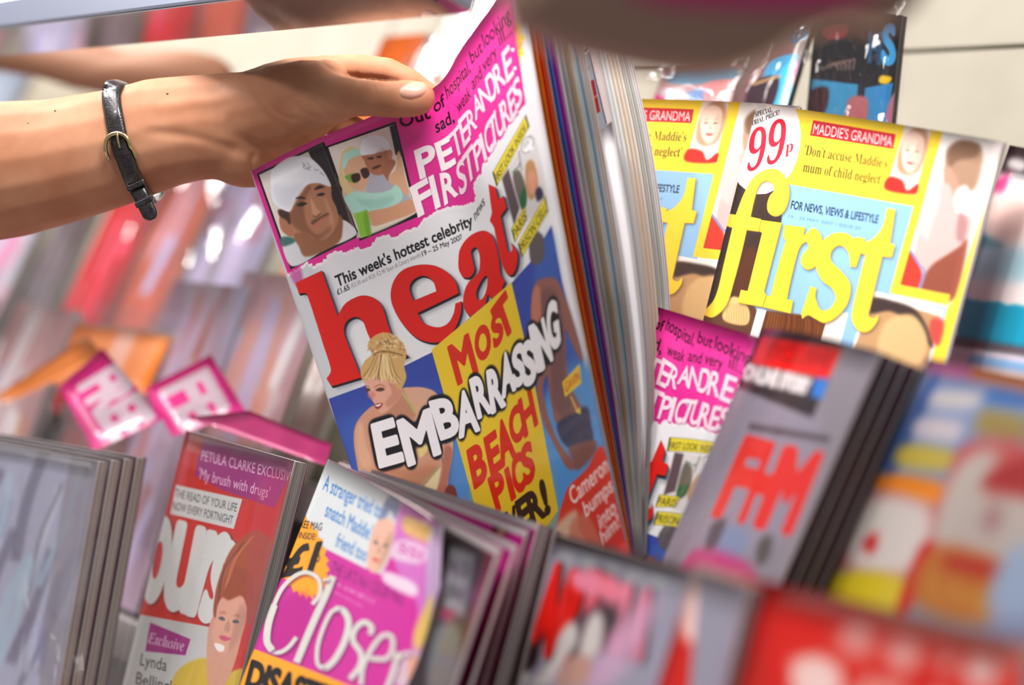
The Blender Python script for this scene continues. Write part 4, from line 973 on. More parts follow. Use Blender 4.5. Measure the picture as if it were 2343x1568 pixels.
def prism(o_, d0, d1, name, m, parent=None):
    q = outline([p for p in o_]); n = len(q); V = [P(x, y, d0) for x, y in q] + [P(x, y, d0) + CF * (d1 - d0) for x, y in q]
    F = [tuple(range(n))[::-1], tuple(range(n, 2 * n))] + [(i, (i + 1) % n, n + (i + 1) % n, n + i) for i in range(n)]
    return meshobj(name, V, F, m, parent)
br = prism(o_, .43, .455, 'shelf_bracket', mat('bracket_brown', lin((176, 140, 124)), .45))
tag(br, 'out-of-focus brown rounded bracket hanging down over the top of the held magazine', 'shelf bracket')
ps = prism([(1450, -150), (1480, -2), (1960, 8), (1980, -150)], .4275, .4298, 'price_strip', mat('pink_strip', lin((214, 60, 130)), .4))
tag(ps, 'pink price strip along the top edge above the black bagged comics', 'price strip')

tb = prism([(-90, 66), (60, 68), (190, 84), (290, 120), (430, 116), (520, 150), (430, 230), (200, 200), (60, 165), (-90, 132)], 1.30, 1.33, 'carton_edge', mat('arm_reflection_brown', lin((168, 120, 94)), .6))  # solid brown shape stands in for the reflected forearm
tag(tb, 'blurred brown solid standing in for the forearm reflection below the polished shelf rail', 'carton')
# ------------------------------------------------------------------ the held magazine
back_print = mat('back_print', lin((150, 70, 110)), .35, coat=.3)
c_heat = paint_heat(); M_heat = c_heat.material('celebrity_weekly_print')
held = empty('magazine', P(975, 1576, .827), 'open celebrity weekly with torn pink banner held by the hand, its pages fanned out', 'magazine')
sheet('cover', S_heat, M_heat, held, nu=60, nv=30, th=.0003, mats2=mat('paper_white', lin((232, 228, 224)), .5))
_rows = [0, 1 / 3, 2 / 3, 1]
E0 = [(1186, -78, .779), (1262, 370, .775), (1347, 818, .771), (1442, 1275, .767)]
E1 = [(1376, -60, .835), (1475, 370, .832), (1514, 818, .822), (1466, 1275, .790)]
LEAVES = [(.04, (250, 130, 30)), (.08, (240, 60, 24)), (.115, (226, 160, 120)), (.16, (44, 112, 214)), (.21, (176, 54, 164)), (.24, (240, 232, 236)), (.265, (190, 184, 188)), (.29, (226, 220, 222)), (.32, (186, 172, 160)), (.345, (222, 190, 140)), (.37, (240, 236, 240)), (.395, (226, 236, 244)), (.42, (140, 176, 204)), (.445, (226, 222, 226)), (.47, (232, 212, 206)), (.50, (246, 226, 220)),
          (.65, (216, 218, 226)), (.69, (246, 244, 248)), (.735, (250, 246, 248)), (.78, (250, 226, 212)), (.82, (252, 220, 202)), (.86, (246, 228, 216)), (.885, (200, 196, 190)), (.91, (216, 212, 206)), (.935, (190, 188, 184)), (.96, (224, 220, 216)), (.98, (234, 226, 228)), (1.0, (224, 206, 212))]
hinge_u = .52


def leaf_surf(f, i):
    rows = []; us = np.array([hinge_u, .6, .68, .76, .84, .92, 1.0])
    for k, v in enumerate(_rows):
        base = P(*E0[k]); e = base + (P(*E1[k]) - base) * f
        h = S_heat(us, np.full(len(us), v)); n = normals(S_heat, us, np.full(len(us), v)); g = ((us - hinge_u) / (1 - hinge_u))[:, None]
        rows.append(h - n * (.0012 + i * .00042) * (1 - .35 * g) + (e - base) * g ** 1.35)
    return Surf(rows, world=True, us=list((us - hinge_u) / (1 - hinge_u)))


def leaf_mat(i, col):
    m = mat('leaf_print_%d' % i, lin(col), .35, coat=.25); dk = tuple(max(0, int(k * .78)) for k in col); lt = tuple(min(255, int(k * 1.08)) for k in col)
    if 6 <= i <= 16: add_noise_color(m, lin(dk), lin(lt), 70, 3, coords='UV', stretch=(1, .05, 1))
    else: add_noise_color(m, lin(tuple(int(k * .95) for k in col)), lin(lt), 30, 2, coords='UV', stretch=(1, .05, 1))
    return m


for i, (f, col) in enumerate(LEAVES):
    s_ = leaf_surf(f, i + 1)
    if i == 16:
        cv = Cover(s_, 500, 1400, (214, 212, 220)); cv.frame(900, 0, 3.137)
        cv.poly([(1270, 200), (1560, 250), (1760, 1000), (1560, 1000), (1500, 900), (1400, 420)], (222, 206, 206), smooth=False)
        cv.poly([(1325, 400), (1405, 380), (1530, 900), (1480, 930)], (150, 158, 172), smooth=False)
        cv.poly([(1378, 600), (1440, 570), (1485, 800), (1440, 830)], (150, 30, 36), smooth=False)
        cv.line([(1318, 415), (1405, 378), (1530, 890)], 7, (30, 34, 80), smooth=False); cv.line([(1260, 230), (1300, 380), (1440, 800), (1485, 935)], 5, (40, 44, 76), smooth=False)
        cv.text('ED', (1325, 400), (1400, 370), (-22, -104), (244, 244, 248), bold=.03, fat=6); cv.text('ED', (1325, 400), (1400, 370), (-22, -104), (24, 26, 44), bold=.02)
        cv.text('bey', (1348, 530), (1412, 505), (-6, -50), (110, 60, 90)); cv.text('AM', (1440, 710), (1470, 700), (-2, -26), (226, 160, 160)); cv.ell(1300, 265, 16, 32, (226, 60, 40))
        m = cv.material('inner_article_print')
    else: m = leaf_mat(i, col)
    sheet('page', s_, m, held, nu=16, nv=20, th=.00025)
cardS = Surf([[P(1330, 330, .812), P(1400, 277, .806)], [P(1400, 560, .812), P(1447, 560, .8)], [P(1440, 900, .81), P(1478, 900, .795)], [P(1452, 1240, .80), P(1462, 1240, .79)]], world=True)
o = sheet('insert_card', cardS, mat('card_white', lin((244, 240, 246)), .4), held, nu=6, nv=16, th=.0003); o['label'] = 'plain white loose card tucked between the pages'

# ------------------------------------------------------------------ magazines standing in the rack
grey_pages = page_mat('grey_page_edges', [((168, 162, 156), 4), ((146, 140, 136), 3), ((190, 184, 178), 2), ((120, 112, 110), 1)], 40)
white_pages = page_mat('white_page_edges', [((226, 220, 214), 4), ((206, 198, 194), 2), ((240, 234, 230), 2)], 24)
dark_pages = page_mat('dark_page_edges', [((76, 66, 62), 4), ((64, 56, 54), 4), ((92, 80, 74), 2), ((90, 40, 46), 1)], 70)
maroon_pages = page_mat('maroon_page_edges', [((112, 60, 60), 3), ((90, 72, 64), 3), ((150, 36, 90), 1), ((140, 128, 120), 2), ((70, 44, 44), 2)], 22)


def shifted(s, d, dx=0, dz=0):
    """the same sheet moved d metres away from the camera side, dx along the rack and dz up"""
    n = normals(s, np.array([.5]), np.array([.5]))[0]; q = Surf([[(0, 0, 1)] * 2] * 2); q.C = s.C - n * d + np.array([dx, 0, dz]); q.us = s.us; return q


first_m = paint_first().material('news_weekly_print')
magazine('yellow and blue news weekly with the big yellow title and 99p disc, whole cover seen', S_first, first_m, .004, white_pages)
magazine('yellow and blue news weekly half hidden behind the fanned pages of the held magazine', S_firstb, first_m, .004, white_pages)
magazine('celebrity weekly with a pink banner standing in the rack below the yellow news weekly', S_heatb, M_heat, .006, white_pages)
fhm_m = paint_fhm().material('mens_monthly_print', .28, .8)
r0 = magazine('grey monthly with large red capitals and a black and red top band', S_fhm, fhm_m, .005, dark_pages, group='thick monthlies in one stack')
for k in range(1, 5): magazine(['grey monthly directly behind the one with large red capitals, only its dark page edge showing', 'grey monthly in the middle of the dark stack of page edges', 'grey monthly second from the back of the dark stack', 'grey monthly at the back of the dark stack beside the colourful puzzle weekly'][k - 1], shifted(S_fhm, .0067 * k, .0006 * k), fhm_m, .005, dark_pages, group='thick monthlies in one stack', nu=6, nv=6)
magazine('colourful weekly with pink top, blue blocks, white capitals and yellow boxes', S_tv, paint_tv().material('puzzle_weekly_print'), .004, white_pages)
magazine('white swimwear cover with turquoise title at the right edge behind the puzzle weekly', S_turq, paint_turq().material('swimwear_print', .3, .6), .005, page_mat('plum_edges', [((96, 30, 60), 3), ((70, 24, 48), 2), ((120, 60, 80), 1)], 30))
magazine('grey and red monthly with white rabbit ears on its cover in the front row', S_art, paint_art().material('style_monthly_print'), .006, grey_pages)
magazine('bright red weekly with blurred white lettering in the near right corner', S_red, paint_red().material('red_weekly_print'), .006, white_pages)
yours_m = paint_yours().material('fortnightly_print', .3, .8)
magazine('red fortnightly with white brush title and a smiling redheaded woman, in clear wrap', S_yours, yours_m, .009, grey_pages)
magazine('magenta weekly with thin white title and a yellow price burst, cover curling at the right', S_closer, paint_closer().material('magenta_weekly_print', .28, .8), .002, white_pages, nu=40)


# the fanned stack behind the magenta weekly
def slant(TL, TR, drop, zb=1.02):
    a, b = P(*TL), P(*TR); dn = P(*drop) - b; dn = dn * (b[2] - zb) / (-dn[2]); return Surf([[a, b], [a + dn, b + dn]], world=True)


def paint_dark(s):
    c = Cover(s, 420, 640, (34, 20, 26)); c.frame(900, 1100, 3.124)
    c.poly([(330, 330), (640, 470), (560, 900), (470, 1500), (640, 1500), (760, 540)], (110, 12, 44), 5); c.poly([(330, 390), (590, 500), (520, 1000), (420, 1470), (230, 1470)], (30, 20, 24), 4)
    c.poly([(400, 455), (588, 530), (500, 980), (360, 940)], (112, 114, 116), 4, smooth=False); c.text('FACE', (360, 640), (530, 690), (20, -90), (30, 26, 28), bold=.02, blur=3); c.text('ONE', (370, 830), (500, 860), (20, -90), (30, 26, 28), bold=.02, blur=3)
    c.poly([(345, 905), (450, 935), (430, 1025), (330, 995)], (120, 20, 60), 3, smooth=False); c.poly([(310, 1050), (480, 1060), (430, 1470), (240, 1470)], (88, 90, 92), 8)
    c.poly([(0, -.02), (1, -.02), (1, .014), (0, .014)], (236, 226, 228), 1, smooth=False, uv=True)
    return c


def paint_pink(s, hair=True):
    c = Cover(s, 420, 640, (206, 36, 142)); c.frame(900, 1100, 3.124)
    c.poly([(100, 60), (300, 100), (300, 160), (100, 140)], (150, 100, 90), 4)
    c.poly([(720, 300), (760, 290), (820, 310), (820, 380), (720, 380)], (50, 28, 34), 4); c.poly([(740, 350), (800, 350), (790, 400), (740, 400)], (196, 130, 110), 4); c.poly([(860, 250), (1000, 290), (960, 330), (860, 320)], (50, 26, 34), 4)
    c.poly([(0, -.02), (1, -.02), (1, .014), (0, .014)], (236, 226, 228), 1, smooth=False, uv=True)
    return c


def paint_brown(s):
    c = Cover(s, 300, 400, (104, 92, 90)); r = random.Random(3)
    for k in range(30): x = r.random(); c.poly([(x, -.1), (x + .02, -.1), (x + .02, 1.1), (x, 1.1)], r.choice([(84, 74, 72), (124, 112, 108), (150, 60, 100), (128, 118, 112), (110, 70, 66)]), 1, .8, smooth=False, uv=True)
    return c


FAN = [((768, 1062, .843), (1140, 1254, .672), (1010, 1640, .660), .0018, 'black cover with a grey box of capitals, first behind the curling magenta weekly', paint_dark, white_pages),
       ((772, 1058, .846), (1178, 1246, .694), (1050, 1640, .678), .0020, 'pink weekly second behind the curling magenta weekly, top edge fanned up', paint_pink, white_pages),
       ((776, 1055, .848), (1206, 1214, .716), (1082, 1640, .699), .0030, 'pink weekly third behind the curling magenta weekly, top edge fanned higher', paint_pink, maroon_pages),
       ((784, 1052, .850), (1232, 1198, .738), (1112, 1640, .720), .010, 'thick pink weekly at the back of the fan with broad grey page edges', paint_pink, grey_pages),
       ((930, 1120, .812), (1268, 1212, .745), (1165, 1640, .726), .006, 'dull brown weekly at the very back of the fan beside the monthly with rabbit ears', paint_brown, grey_pages)]
for i, (a, b, d, th, lab, pf, pm) in enumerate(FAN):
    s_ = slant(a, b, d); cv = pf(s_)
    magazine(lab, s_, cv.material('fan_print_%d' % i), th, pm, group='fanned weeklies', nu=8, nv=8)
sil_m = paint_silver().material('silver_cover_print', .25, .9)
magazine('lilac-grey glossy monthly in crumpled clear wrap at the lower left', S_silver, sil_m, .007, grey_pages, group='grey-edged stack at the lower left')
for k in range(1, 4): magazine(['grey-edged monthly second in the lower left stack', 'grey-edged monthly third in the lower left stack', 'grey-edged monthly at the back of the lower left stack'][k - 1], shifted(S_silver, .0095 * k, .001 * k, .0014 * k), sil_m, .007, grey_pages, group='grey-edged stack at the lower left', nu=6, nv=6)
# ------------------------------------------------------------------ clear wraps
def clear_mat(name, rough=.06, scale=60, bump=.0015, tint=(1, 1, 1), fac=.012, mul=.8, ior=1.4, cap=.13):
    if name in MATS: return MATS[name]
    m = bpy.data.materials.new(name); m.use_nodes = True; nt = m.node_tree; nt.nodes.clear(); MATS[name] = m
    out = nt.nodes.new('ShaderNodeOutputMaterial'); mx = nt.nodes.new('ShaderNodeMixShader'); tr = nt.nodes.new('ShaderNodeBsdfTransparent'); gl = nt.nodes.new('ShaderNodeBsdfGlossy')
    tr.inputs[0].default_value = (*tint, 1); gl.inputs['Roughness'].default_value = rough; gl.inputs['Color'].default_value = (1, 1, 1, 1)
    lw = nt.nodes.new('ShaderNodeFresnel'); lw.inputs['IOR'].default_value = ior; ml = nt.nodes.new('ShaderNodeMath'); ml.operation = 'MULTIPLY_ADD'; ml.inputs[1].default_value = mul; ml.inputs[2].default_value = fac
    nz = nt.nodes.new('ShaderNodeTexNoise'); nz.inputs['Scale'].default_value = scale; nz.inputs['Detail'].default_value = 3; tc = nt.nodes.new('ShaderNodeTexCoord'); bp = nt.nodes.new('ShaderNodeBump'); bp.inputs['Distance'].default_value = bump; bp.inputs['Strength'].default_value = 1
    mp = nt.nodes.new('ShaderNodeMapping'); mp.inputs['Scale'].default_value = (1, 1, .35)
    L = nt.links.new
    L(tc.outputs['Object'], mp.inputs[0]); L(mp.outputs[0], nz.inputs[0]); L(nz.outputs[0], bp.inputs['Height']); L(bp.outputs[0], gl.inputs['Normal'])
    L(lw.outputs[0], ml.inputs[0]); mn = nt.nodes.new('ShaderNodeMath'); mn.operation = 'MINIMUM'; mn.inputs[1].default_value = cap; L(ml.outputs[0], mn.inputs[0]); L(mn.outputs[0], mx.inputs[0]); L(tr.outputs[0], mx.inputs[1]); L(gl.outputs[0], mx.inputs[2]); L(mx.outputs[0], out.inputs[0]); return m


CLEAR = clear_mat('clear_wrap')
CLEAR_BG = clear_mat('crumpled_wrap', .06, 42, .004, fac=.08, mul=1.0, ior=1.45, cap=.2)


def wrap(surf, parent, out=.002, over=.012, amp=.002, seed=0, nu=26, nv=34, top=.02, m=None, name='clear_wrap', vmax=1.0):
    """crumpled clear sleeve lying over a cover: reaches past its edges and folds back at the sides"""
    r = np.random.default_rng(seed); g = np.linspace(0, 1, nu); h = np.linspace(0, vmax, nv); uu, vv = np.meshgrid(g, h); uu, vv = uu.ravel(), vv.ravel()
    A = surf(uu, vv); N = normals(surf, uu, vv)
    a, b, c = surf([0], [0])[0], surf([1], [0])[0], surf([0], [1])[0]; X = (b - a) / np.linalg.norm(b - a); Y = (c - a) / np.linalg.norm(c - a)
    A = A + X * ((uu - .5) * 2 * over)[:, None] - Y * ((1 - vv) ** 4 * top)[:, None]
    w = np.zeros(len(uu))
    for k in range(14):
        fx, fy, ph = r.uniform(-9, 9), r.uniform(-5, 5), r.uniform(0, 6.28); w += np.abs(np.sin(fx * uu * 2 + fy * vv * 2 + ph)) * r.uniform(.2, 1)
    w = (w - w.mean()) / w.std()
    edge = np.clip((np.abs(uu - .5) * 2 - .9) * 10, 0, 1)
    A = A + N * (out + amp * np.clip(w, -1, 2) * .6 - edge * .004)[:, None]
    fs = grid_faces(nu, nv); q = fs[len(fs) // 2]; fn = np.cross(A[q[1]] - A[q[0]], A[q[2]] - A[q[1]])
    if fn @ N[q[0]] < 0: fs = [f[::-1] for f in fs]
    return meshobj(name, A, fs, m or CLEAR, parent)


def find(label):
    return next(o for o in COL.objects if o.get('label', '').startswith(label))


wrap(S_yours, find('red fortnightly'), .003, .014, .0014, 3)
wrap(S_silver, find('lilac-grey glossy'), .004, .02, .004, 5, top=.035, m=CLEAR_BG)
wrap(S_fhm, find('grey monthly with large red'), .005, .006, .0008, 8, top=.002)

# ------------------------------------------------------------------ bagged packs far left and behind
def streaks(s, seed, base, cols, W=260, H=360, n=16):
    c = Cover(s, W, H, base); r = random.Random(seed)
    for k in range(n):
        x = r.random(); y = r.uniform(-.1, .9); wd = r.uniform(.03, .2); hh = r.uniform(.1, .6); sl = r.uniform(-.15, .1)
        c.poly([(x, y), (x + wd, y + .02), (x + wd + sl, y + hh), (x + sl, y + hh)], r.choice(cols), 5, r.uniform(.5, 1), smooth=False, uv=True)
    return c


def pack(TL, w, zb, seed, base, cols, label, group, yaw=0, lean=.15, th=.01, card=None, bag=True, name='bagged_magazine', amp=.004, dshift=0):
    a = ray_plane(TL[0], TL[1], 1, {1.29: .765, 1.158: .658, 1.02: .50}[zb]) if TL[2] is None else P(*TL); X = np.array([math.cos(yaw), math.sin(yaw), 0]); n = np.array([-X[1], X[0], 0]); hgt = a[2] - zb
    Yv = np.array([0, 0, -hgt]) - n * hgt * (lean if zb > 1.2 else .06); s_ = Surf([[a, a + X * w], [a + Yv, a + X * w + Yv]], world=True)
    r = empty(name, s_([.5], [1.])[0], label, 'magazine', group)
    cv = streaks(s_, seed, base, cols); m = cv.material('pack_print_%d' % seed, .3, .7)
    sheet('cover', s_, m, r, nu=4, nv=4, th=.0004); block('page_block', s_, r, th, .0006, grey_pages, nu=4, nv=4)
    if bag: wrap(s_, r, .006, .012, amp, seed, nu=22, nv=28, top=.03, m=CLEAR_BG)
    return r, s_


PK, RD, LL, WH, OR, BR, GY = (246, 100, 150), (226, 24, 34), (192, 188, 232), (248, 240, 244), (246, 132, 60), (170, 84, 70), (136, 122, 132)
bg = 'bagged magazines far along the rack'
PACKS = [((-160, 330, None), .21, 1.29, 11, (224, 130, 160), [PK, LL, WH, RD, PK], 'pink and lilac bagged magazine at the far left end of the rack under the arm'),
         ((40, 330, None), .17, 1.29, 12, (176, 172, 196), [LL, GY, WH, LL, PK], 'lilac-grey bagged magazine in the top row behind the forearm'),
         ((215, 335, None), .075, 1.29, 24, (84, 66, 66), [GY, (60, 44, 44), GY], 'dark grey bagged magazine in the top row left of the bright red one'),
         ((315, 340, None), .10, 1.29, 13, (200, 20, 24), [RD, (150, 10, 14), RD, PK], 'bright red bagged magazine in the top row behind the strap tail'),
         ((425, 345, None), .10, 1.29, 14, (196, 96, 74), [BR, OR, (180, 70, 60), LL], 'orange-brown bagged magazine in the top row under the heel of the hand'),
         ((550, 350, None), .12, 1.29, 15, (186, 170, 204), [LL, WH, GY, (170, 110, 130), LL], 'silvery lilac bagged magazine beside the spine of the held magazine'),
         ((-150, 660, None), .15, 1.158, 16, (216, 150, 176), [PK, LL, WH, PK], 'pale pink bagged magazine in the middle row at the far left'),
         ((40, 690, None), .13, 1.158, 17, (206, 150, 150), [OR, WH, LL, LL], 'peach bagged magazine in the middle row behind the first pink tag'),
         ((225, 770, None), .12, 1.158, 18, (160, 84, 84), [BR, (150, 60, 60), BR, RD], 'dull red bagged magazine in the middle row between the two pink tags'),
         ((400, 640, None), .12, 1.158, 19, (196, 166, 190), [LL, WH, (190, 110, 110), BR, LL], 'pink and silver streaked bagged magazine in the middle row'),
         ((560, 620, None), .12, 1.158, 20, (206, 160, 170), [LL, WH, (216, 150, 130), LL], 'peach and silver bagged magazine nearest the spine of the held magazine'),
         ((-190, 900, None), .14, 1.02, 21, (176, 166, 184), [LL, OR, WH, GY], 'grey bagged magazine in the front row at the left edge')]
for TL, w_, zb, sd, base, cols, lab in PACKS: pack(TL, w_, zb, sd, base, cols, lab, bg, yaw=-.05)


# tags and cards
def card(name, pts, d, col, label, cat, group=None, paint=None, tilt=0, th=.0006, rough=.35):
    """flat card through four corner pixels (TL, TR, BR, BL)"""
    ds = d if isinstance(d, (list, tuple)) else [d] * 4
    p = [P(x, y, z) for (x, y), z in zip(pts, ds)]; s_ = Surf([[p[0], p[1]], [p[3], p[2]]], world=True)
    m = mat(name + '_' + str(len(MATS)), lin(col), rough, coat=.5)
    if paint:
        cv = Cover(s_, 300, 300, col); paint(cv); m = cv.material(name + '_print_' + str(len(MATS)), rough, .5)
    o = sheet(name, s_, m, None, nu=5, nv=5, th=th); tag(o, label, cat, group); return o


WT = (226, 200, 214)
def ptag(p0, p1, up, txt):
    def f(c): c.text(txt, p0, p1, up, WT, bold=.03, fat=7)
    return f
tg = 'pink free-gift tags'
card('free_gift_tag', [(135, 885), (235, 797), (375, 958), (215, 1032)], [1.10, 1.10, 1.07, 1.07], (226, 40, 136), 'left pink tag with white capitals above the crumpled clear wrap', 'tag', tg, ptag((180, 885), (262, 1012), (96, -58), 'FREE'))
card('free_gift_tag', [(330, 890), (482, 812), (562, 942), (395, 1000)], [1.10, 1.09, 1.06, 1.07], (240, 46, 146), 'right pink tag with white capitals behind the red fortnightly', 'tag', tg, ptag((372, 892), (424, 985), (104, -52), 'FE'))
card('pink_strip', [(425, 955), (570, 940), (758, 1016), (745, 1066)], [1.02, 1.0, .96, .96], (238, 66, 146), 'pink paper strip lying behind the top of the red fortnightly', 'paper strip')
card('orange_card', [(175, 738), (398, 762), (330, 905), (120, 880)], [1.22, 1.20, 1.19, 1.21], (238, 150, 96), 'orange card with pale stripes tucked behind the left pink tag', 'card', None, lambda c: (c.line([(300, 745), (230, 900)], 40, (240, 190, 170), 6), c.line([(390, 780), (320, 900)], 22, (240, 130, 40), 6), c.line([(180, 738), (400, 765)], 14, (206, 190, 180), 4)))
card('orange_strip', [(-10, 905), (200, 770), (240, 815), (10, 925)], [1.20, 1.18, 1.17, 1.2], (240, 140, 70), 'orange strip crossing the clear bags at the left edge', 'card')
pack((878, 84, None), .062, 1.29, 31, (222, 104, 40), [(236, 96, 30), (190, 110, 90), (200, 120, 100), WH], 'orange bagged magazine behind the index finger and the held magazine', 'bagged magazines behind the hand', bag=False)
pack((1000, 78, None), .060, 1.29, 32, (190, 140, 124), [(170, 110, 96), WH, (214, 190, 180)], 'brownish bagged magazine hidden behind the torn pink banner', 'bagged magazines behind the hand', amp=.005)
pack((-60, 150, 2.05), .19, 1.29, 33, (176, 186, 204), [(160, 180, 206), (200, 204, 214), (150, 160, 180)], 'pale blue bagged magazine above the forearm at the left edge', bg, amp=.003)

# black bagged comics at the top right
def hpack(TL, TR, BL, label, painter, seed, amp=.004):
    s_ = quad(TL, TR, BL); r = empty('bagged_comic', s_([.5], [1.])[0], label, 'comic', 'bagged comics behind the yellow weekly')
    cv = Cover(s_, 420, 560, (18, 14, 16)); painter(cv); m = cv.material('comic_print_%d' % seed, .25, .9)
    sheet('cover', s_, m, r, nu=5, nv=5, th=.001); block('page_block', s_, r, .006, .0012, dark_pages, nu=4, nv=4)
    wrap(s_, r, .005, .006, amp, seed, nu=26, nv=34, top=.012, m=clear_mat('clear_bag', .04, 45, .002, fac=.02, mul=1.0)); return r
BL_ = (40, 126, 178)
def p1(c):
    c.frame(1400, 0, 2.485)
    c.poly([(1140, 450), (1400, 480), (1380, 720), (1110, 700)], (44, 120, 160), 2, smooth=False); c.poly([(1440, 500), (1600, 470), (1560, 720), (1420, 720)], (36, 110, 160), 2, smooth=False)
    c.poly([(1350, 560), (1450, 560), (1440, 700), (1330, 700)], (150, 84, 90), 5); c.poly([(1570, 600), (1620, 520), (1640, 700), (1560, 700)], (150, 90, 110), 4); c.poly([(1530, 430), (1590, 440), (1570, 475), (1520, 470)], (196, 160, 20), 3)
    c.poly([(1200, 150), (1340, 130), (1320, 210), (1220, 220)], (110, 20, 36), 6); c.poly([(1130, 520), (1230, 500), (1210, 640), (1120, 640)], (50, 20, 26), 5)
    for k in range(5): c.line([(1190 + 40 * k, 400 - 12 * k), (1260 + 30 * k, 360 - 6 * k), (1290 + 20 * k, 400)], 9, (110, 90, 84), 3)
    c.text('H', (1455, 350), (1525, 362), (10, -190), (26, 66, 100), bold=.02, fat=4); c.text('I', (1500, 352), (1520, 354), (10, -150), (20, 50, 80), bold=.02)
    c.letter('S', (1545, 130), (1608, 135), (1535, 362), (1610, 372), (50, 120, 150), bold=.02, fat=7); c.letter('S', (1545, 130), (1608, 135), (1535, 362), (1610, 372), BL_, bold=.02, fat=4)
def p2(c):
    c.frame(1400, 0, 2.485); c.a[:] = np.array((116, 96, 92)) / 255
    c.poly([(860, 300), (1030, 270), (1000, 520), (700, 620)], (120, 84, 84), 8); c.poly([(900, 345), (1060, 310), (960, 470), (860, 480)], (60, 150, 196), 2)
    c.poly([(960, 400), (1040, 320), (1020, 640), (880, 640)], (72, 176, 220), 2, smooth=False); c.poly([(1030, 440), (1130, 430), (1110, 640), (1010, 640)], (196, 132, 142), 3, smooth=False)
    c.poly([(800, 470), (950, 440), (890, 640), (740, 640)], (56, 34, 44), 4); c.line([(800, 480), (960, 430)], 12, (190, 150, 96), 2)
    c.text('US', (1020, 240), (1108, 215), (0, -100), (50, 110, 150), bold=.02, fat=3); c.poly([(1040, 360), (1140, 350), (1130, 430), (1040, 440)], (150, 70, 130), 6)
def p3(c):
    c.frame(1400, 0, 2.485); c.a[:] = np.array((190, 150, 150)) / 255
    c.poly([(350, 400), (700, 380), (660, 460), (340, 470)], (96, 150, 180), 8); c.poly([(520, 470), (740, 460), (700, 640), (480, 640)], (216, 140, 140), 8)
    c.poly([(280, 520), (400, 500), (420, 600), (280, 620)], (206, 190, 200), 6); c.poly([(420, 540), (520, 500), (500, 620)], (110, 140, 190), 6); c.poly([(100, 560), (300, 560), (260, 760), (60, 760)], (222, 30, 120), 8)
hpack((1868, 8, .955), (2064, 34, .915), (1838, 330, .965), 'black comic with blue capitals in a clear bag against the cream wall', p1, 41)
hpack((1722, 60, .985), (1866, 20, .955), (1640, 340, .995), 'clear bagged comic with a blue and pink picture left of the black one', p2, 42, .005)
hpack((1520, 150, 1.04), (1720, 130, .99), (1452, 360, 1.05), 'pale bagged comic with pink and blue picture behind the half hidden news weekly', p3, 43, .005)
# ------------------------------------------------------------------ the arm and hand
skin = mat('skin', lin((196, 138, 104)), .6, sss=.18); skin.node_tree.nodes['Principled BSDF'].inputs['Specular IOR Level'].default_value = .3
add_noise_color(skin, lin((186, 126, 94)), lin((200, 144, 112)), 38, 3)
PERSON = empty('person', P(200, 380, .885), 'bare forearm and hand reaching in from the left, thumb gripping the top of a magazine', 'person')


def chain(pts, V, F, sub=6, flat=1.0):
    """ellipsoids strung along pts = (px, py, depth, radius in mm[, depth radius]); later fused"""
    out = []
    for a, b in zip(pts, pts[1:]):
        for k in range(sub): 
            t = k / sub; out.append([a[i] + (b[i] - a[i]) * t for i in range(5)])
    out.append(list(pts[-1][:5]))
    for x, y, d, r, rd in out:
        c = P(x, y, d); r /= 1000; rd /= 1000; b0 = len(V)
        for j in range(9):
            th = math.pi * j / 8
            for i in range(12):
                ph = 2 * math.pi * i / 12; V.append(c + CR * r * math.sin(th) * math.cos(ph) + CF * rd * math.sin(th) * math.sin(ph) + CU * r * math.cos(th))
        for j in range(8):
            for i in range(12): F.append((b0 + j * 12 + i, b0 + j * 12 + (i + 1) % 12, b0 + (j + 1) * 12 + (i + 1) % 12, b0 + (j + 1) * 12 + i))


def fill(pts): return [tuple(p) if len(p) == 5 else (*p, p[3]) for p in pts]


V, F = [], []
chain(fill([(-420, 436, .90, 50, 42), (-200, 408, .895, 48, 40), (0, 391, .89, 43.5, 36), (120, 372, .886, 39.5, 33), (230, 346, .882, 37, 29), (300, 327, .878, 35, 26), (370, 304, .875, 34, 25), (450, 292, .873, 32.5, 24), (530, 288, .872, 33, 24)]), V, F, 9)
chain(fill([(520, 275, .872, 29, 22), (600, 262, .866, 27, 22), (660, 250, .860, 27, 20), (715, 222, .852, 22, 16), (742, 204, .846, 18, 13.5)]), V, F, 8)      # thenar
chain(fill([(600, 250, .864, 22, 17), (680, 250, .854, 20, 14), (750, 225, .842, 16.5, 12), (800, 219, .832, 12.5, 10.5), (860, 223, .823, 11.2, 10), (905, 227, .819, 11.0, 9.6), (940, 226, .8185, 10.9, 8.6), (958, 224, .8185, 10, 7.4)]), V, F, 8)      # thumb
chain(fill([(560, 240, .880, 20, 14), (660, 186, .874, 14, 12), (740, 166, .868, 10.5, 10), (820, 160, .862, 9.6, 9), (885, 166, .858, 9.2, 8.5), (940, 190, .856, 8.4, 8), (985, 222, .857, 7.6, 7)]), V, F, 8)  # index finger
chain(fill([(570, 270, .886, 22, 14), (680, 215, .884, 12, 11), (770, 205, .880, 9.6, 9), (870, 235, .876, 9, 8.4), (950, 285, .868, 8.4, 8), (990, 325, .866, 7.6, 7)]), V, F, 8)  # middle finger
chain(fill([(565, 310, .890, 22, 13), (670, 275, .893, 11, 10), (760, 272, .888, 10, 8.6), (850, 320, .884, 8.6, 8), (915, 368, .876, 7.6, 7)]), V, F, 8)  # ring finger
chain(fill([(560, 345, .888, 18, 12), (650, 330, .892, 10, 9), (720, 350, .890, 8, 8), (790, 388, .884, 7.4, 7), (830, 420, .878, 6.6, 6)]), V, F, 8)  # little finger
chain(fill([(510, 310, .874, 27, 22), (560, 345, .872, 23, 20), (600, 362, .876, 18, 15), (640, 340, .884, 18, 12)]), V, F, 8)   # heel of the hand
tmp = meshobj('tmp_arm', V, F, skin, None)
